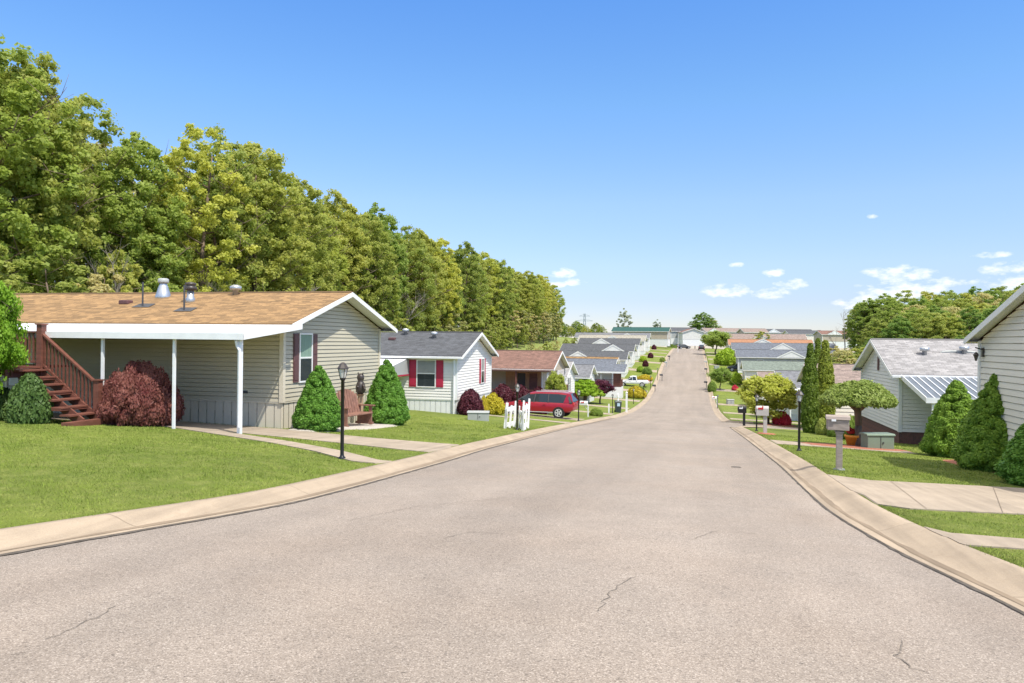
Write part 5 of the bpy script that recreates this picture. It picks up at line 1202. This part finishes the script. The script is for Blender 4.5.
for i,(px_,d_,tp_) in enumerate([(52,56,150),(172,64,185),(286,70,225),(205,60,235),(398,100,262),(118,50,215)]): bare(px_,d_,tp_,['slender pale trunk showing between the left wood crowns above the tall vent','slender pale trunk in the left wood above the bronze roof vent','bare pale tree in the dip of the left wood skyline','short bare tree at the wood edge above the tan roof','pale bare tree in the wood above the charcoal roof','bare tree in the left wood above the roof pipe'][i],20+i)
# right hand wood
RW=[(862,165,300,0),(868,150,296,2),(884,150,291,2),(893,135,296,2),(905,150,288,4),(915,128,300,3),(928,150,288,0),(938,130,292,1),(950,150,288,2),(962,128,296,4),(974,148,284,2),(985,132,287,3),(998,150,283,0),(1010,135,289,4),(1024,150,281,2),(1040,135,286,2),(1058,150,280,4),(1080,140,280,0),(1110,130,278,2),(1140,120,275,2),(946,112,309,0),(925,112,306,4),(972,112,304,2),(1000,112,300,2),(899,112,314,2),(877,125,316,0),(891,140,303,3),(912,118,305,2),(934,120,303,2),(953,120,301,3),(978,120,300,0),(990,116,303,4),(1012,116,299,2),(874,150,302,0),(921,140,294,2),(946,140,289,4),(968,140,290,0),(992,142,286,2),(1018,140,285,0),(872,118,335,2),(889,108,338,4),(910,104,335,2),(935,104,333,0),(960,104,333,2),(985,104,333,2)]
GN={}
for i,(px_,d_,tp_,pi) in enumerate(RW):
    q=at(px_,345,d_); zb=H(q.x,q.y); h=at(px_,tp_,d_).z-zb; lb={0:'mid green tree in the rounded wood on the right',2:'dark green tree in the rounded wood on the right',4:'broad mid green tree in the rounded wood on the right',3:'pale silvery green tree in the rounded wood on the right',1:'yellow green tree in the rounded wood on the right'}[pi]
    forest_put(WP[pi],q.x,q.y,h,lb,lb,i*1.7,1.4 if pi!=3 else 1.3)
# scrub on the right slope and behind the right roofs
for i,(px_,d_,tp_,pi) in enumerate([(838,105,356,0),(848,98,352,1),(862,100,345,0),(876,105,348,0),(834,125,343,1),(829,140,347,0),(843,84,370,0),(856,80,368,1),(866,88,360,0),(890,95,345,0),(762,190,330.5,0),(812,150,352,0),(805,170,346,0)]):
    q=at(px_,345,d_); zb=H(q.x,q.y); h=at(px_,tp_,d_).z-zb; lb='leafy scrub tree on the slope right of the arborvitae' if px_>825 else 'green tree top between the right hand roofs'
    forest_put(US[pi],q.x,q.y,max(1.5,h),lb,lb,i*1.3,1.5)
# low wood on the far left skyline
k=0
for px_ in range(556,606,5):
    d_=300+ (k%3)*14; q=at(px_,345,d_); zb=H(q.x,q.y); tp_=318+ (k%4)*2.2+ (px_-556)*.1; h=at(px_,tp_,d_).z-zb; k+=1
    forest_put(WP[[0,4,2][k%3]],q.x,q.y,h,'low green tree on the far left skyline','low trees on the far left skyline',k*2.1,1.6)
for i,(px_,d_,tp_) in enumerate([(547,150,341),(556,162,339),(566,175,338),(540,140,345),(574,190,337),(531,150,342)]):
    q=at(px_,345,d_); zb=H(q.x,q.y); h=at(px_,tp_,d_).z-zb; forest_put(US[i%2],q.x,q.y,max(1.2,h),'shrub in the clearing at the end of the left wood','shrubs in the clearing beside the left wood',i*1.1,1.4)
# power line tower beyond the hill
q=at(584.5,330,620); q.z=H(q.x,q.y); zt=at(584.5,313.5,620).z; h=zt-q.z; root=empty('transmission_tower',q,YAW,'distant steel lattice power line tower on the left skyline','tower'); m=MB()
for sx in (-1,1):
    for sy in (-1,1): m.beam((sx*1.8,sy*1.8,0),(sx*.5,sy*.5,h),.3,.3)
for j in range(8):
    a=h*j/8;b=h*(j+1)/8; wa=1.8-1.3*j/8; wb=1.8-1.3*(j+1)/8
    for sy in (-1,1): m.beam((-wa,sy*wa,a),(wb,sy*wb,b),.15,.15); m.beam((wa,sy*wa,a),(-wb,sy*wb,b),.15,.15)
m.build('mast',M['galv'],root)
for z_,w_ in ((h*.8,7),(h*.93,4.5)): m=MB(); m.beam((-w_,0,z_),(w_,0,z_),.35,.35); m.beam((-w_,0,z_),(0,0,z_+1.6),.2,.2); m.beam((w_,0,z_),(0,0,z_+1.6),.2,.2); m.build('cross_arm',M['galv'],root)
# ------------------------------------------------------------ grass blades on the near lawns
def inside(P2,poly):
    x,y=P2[:,0],P2[:,1]; r=np.zeros(len(P2),bool); n=len(poly); j=n-1
    for i in range(n):
        xi,yi=poly[i]; xj,yj=poly[j]
        c=((yi>y)!=(yj>y))&(x<(xj-xi)*(y-yi)/((yj-yi) or 1e-9)+xi); r^=c; j=i
    return r
polys=[[(v_.x,v_.y) for v_ in A]+[(v_.x,v_.y) for v_ in reversed(B)] for A,B in SH]
def lawn(name,x0,x1,y0,y1,n,seed,side_):
    rg=np.random.default_rng(seed); P2=np.stack([rg.uniform(x0,x1,n*3),rg.uniform(y0,y1,n*3)],1)
    d=-P2[:,0]*math.sin(YAW)+P2[:,1]*math.cos(YAW); lat=P2[:,0]*math.cos(YAW)+P2[:,1]*math.sin(YAW)
    keep=(d>4)&(np.abs(lat/np.maximum(d,.1))<.8)&(rg.random(len(P2))<np.clip((13/np.maximum(d,1))**1.6,0,1))
    P2=P2[keep]; ok=np.ones(len(P2),bool)
    for pl in polys: ok&=~inside(P2,pl)
    P2=P2[ok]
    ok=np.array([(x<Lx(y)-.575-.05*math.sin(y*7.3)*math.sin(y*3.1)) if side_<0 else (x>Rx(y)+.575+.05*math.sin(y*6.7)*math.sin(y*2.9)) for x,y in P2]); P2=P2[ok]
    # patchy thinning and colour wear
    P2=P2[:n]; Z=np.array([H(x,y) for x,y in P2]); d=-P2[:,0]*math.sin(YAW)+P2[:,1]*math.cos(YAW)
    m_=len(P2); c=np.stack([P2[:,0],P2[:,1],Z-.005],1); a=rg.uniform(0,6.283,m_); wv=np.stack([np.cos(a),np.sin(a),0*a],1)
    hgt=rg.uniform(.018,.055,m_)*(.8+.35*np.sin(P2[:,0]*1.9+1.3*np.sin(P2[:,1]*1.7))*np.sin(P2[:,1]*2.3+P2[:,0])); wd=np.clip(.0045*d/12,.004,.012)[:,None]
    ln=rg.normal(size=(m_,3))*.022; ln[:,2]=0; tip=c+ln+np.stack([0*a,0*a,hgt],1)
    V=np.stack([c-wv*wd,c+wv*wd,tip],1).reshape(-1,3); me=npmesh(name,V,3); o=link(name,me,M['blade']); return tag(o,kind='stuff')
lawn('lawn_grass',-30,-5.3,4.5,34,230000,1,-1)
lawn('lawn_grass',2.4,16,5.5,36,130000,2,1)
# hide nothing: drop construction prototypes that were never placed
for o in list(bpy.data.objects):
    for key in ('w','h','used'):
        if key in o: del o[key]
for o in list(scene.objects):
    if o.parent is None and o.type=='EMPTY' and 'label' not in o:
        for c in list(o.children): bpy.data.objects.remove(c)
        bpy.data.objects.remove(o)
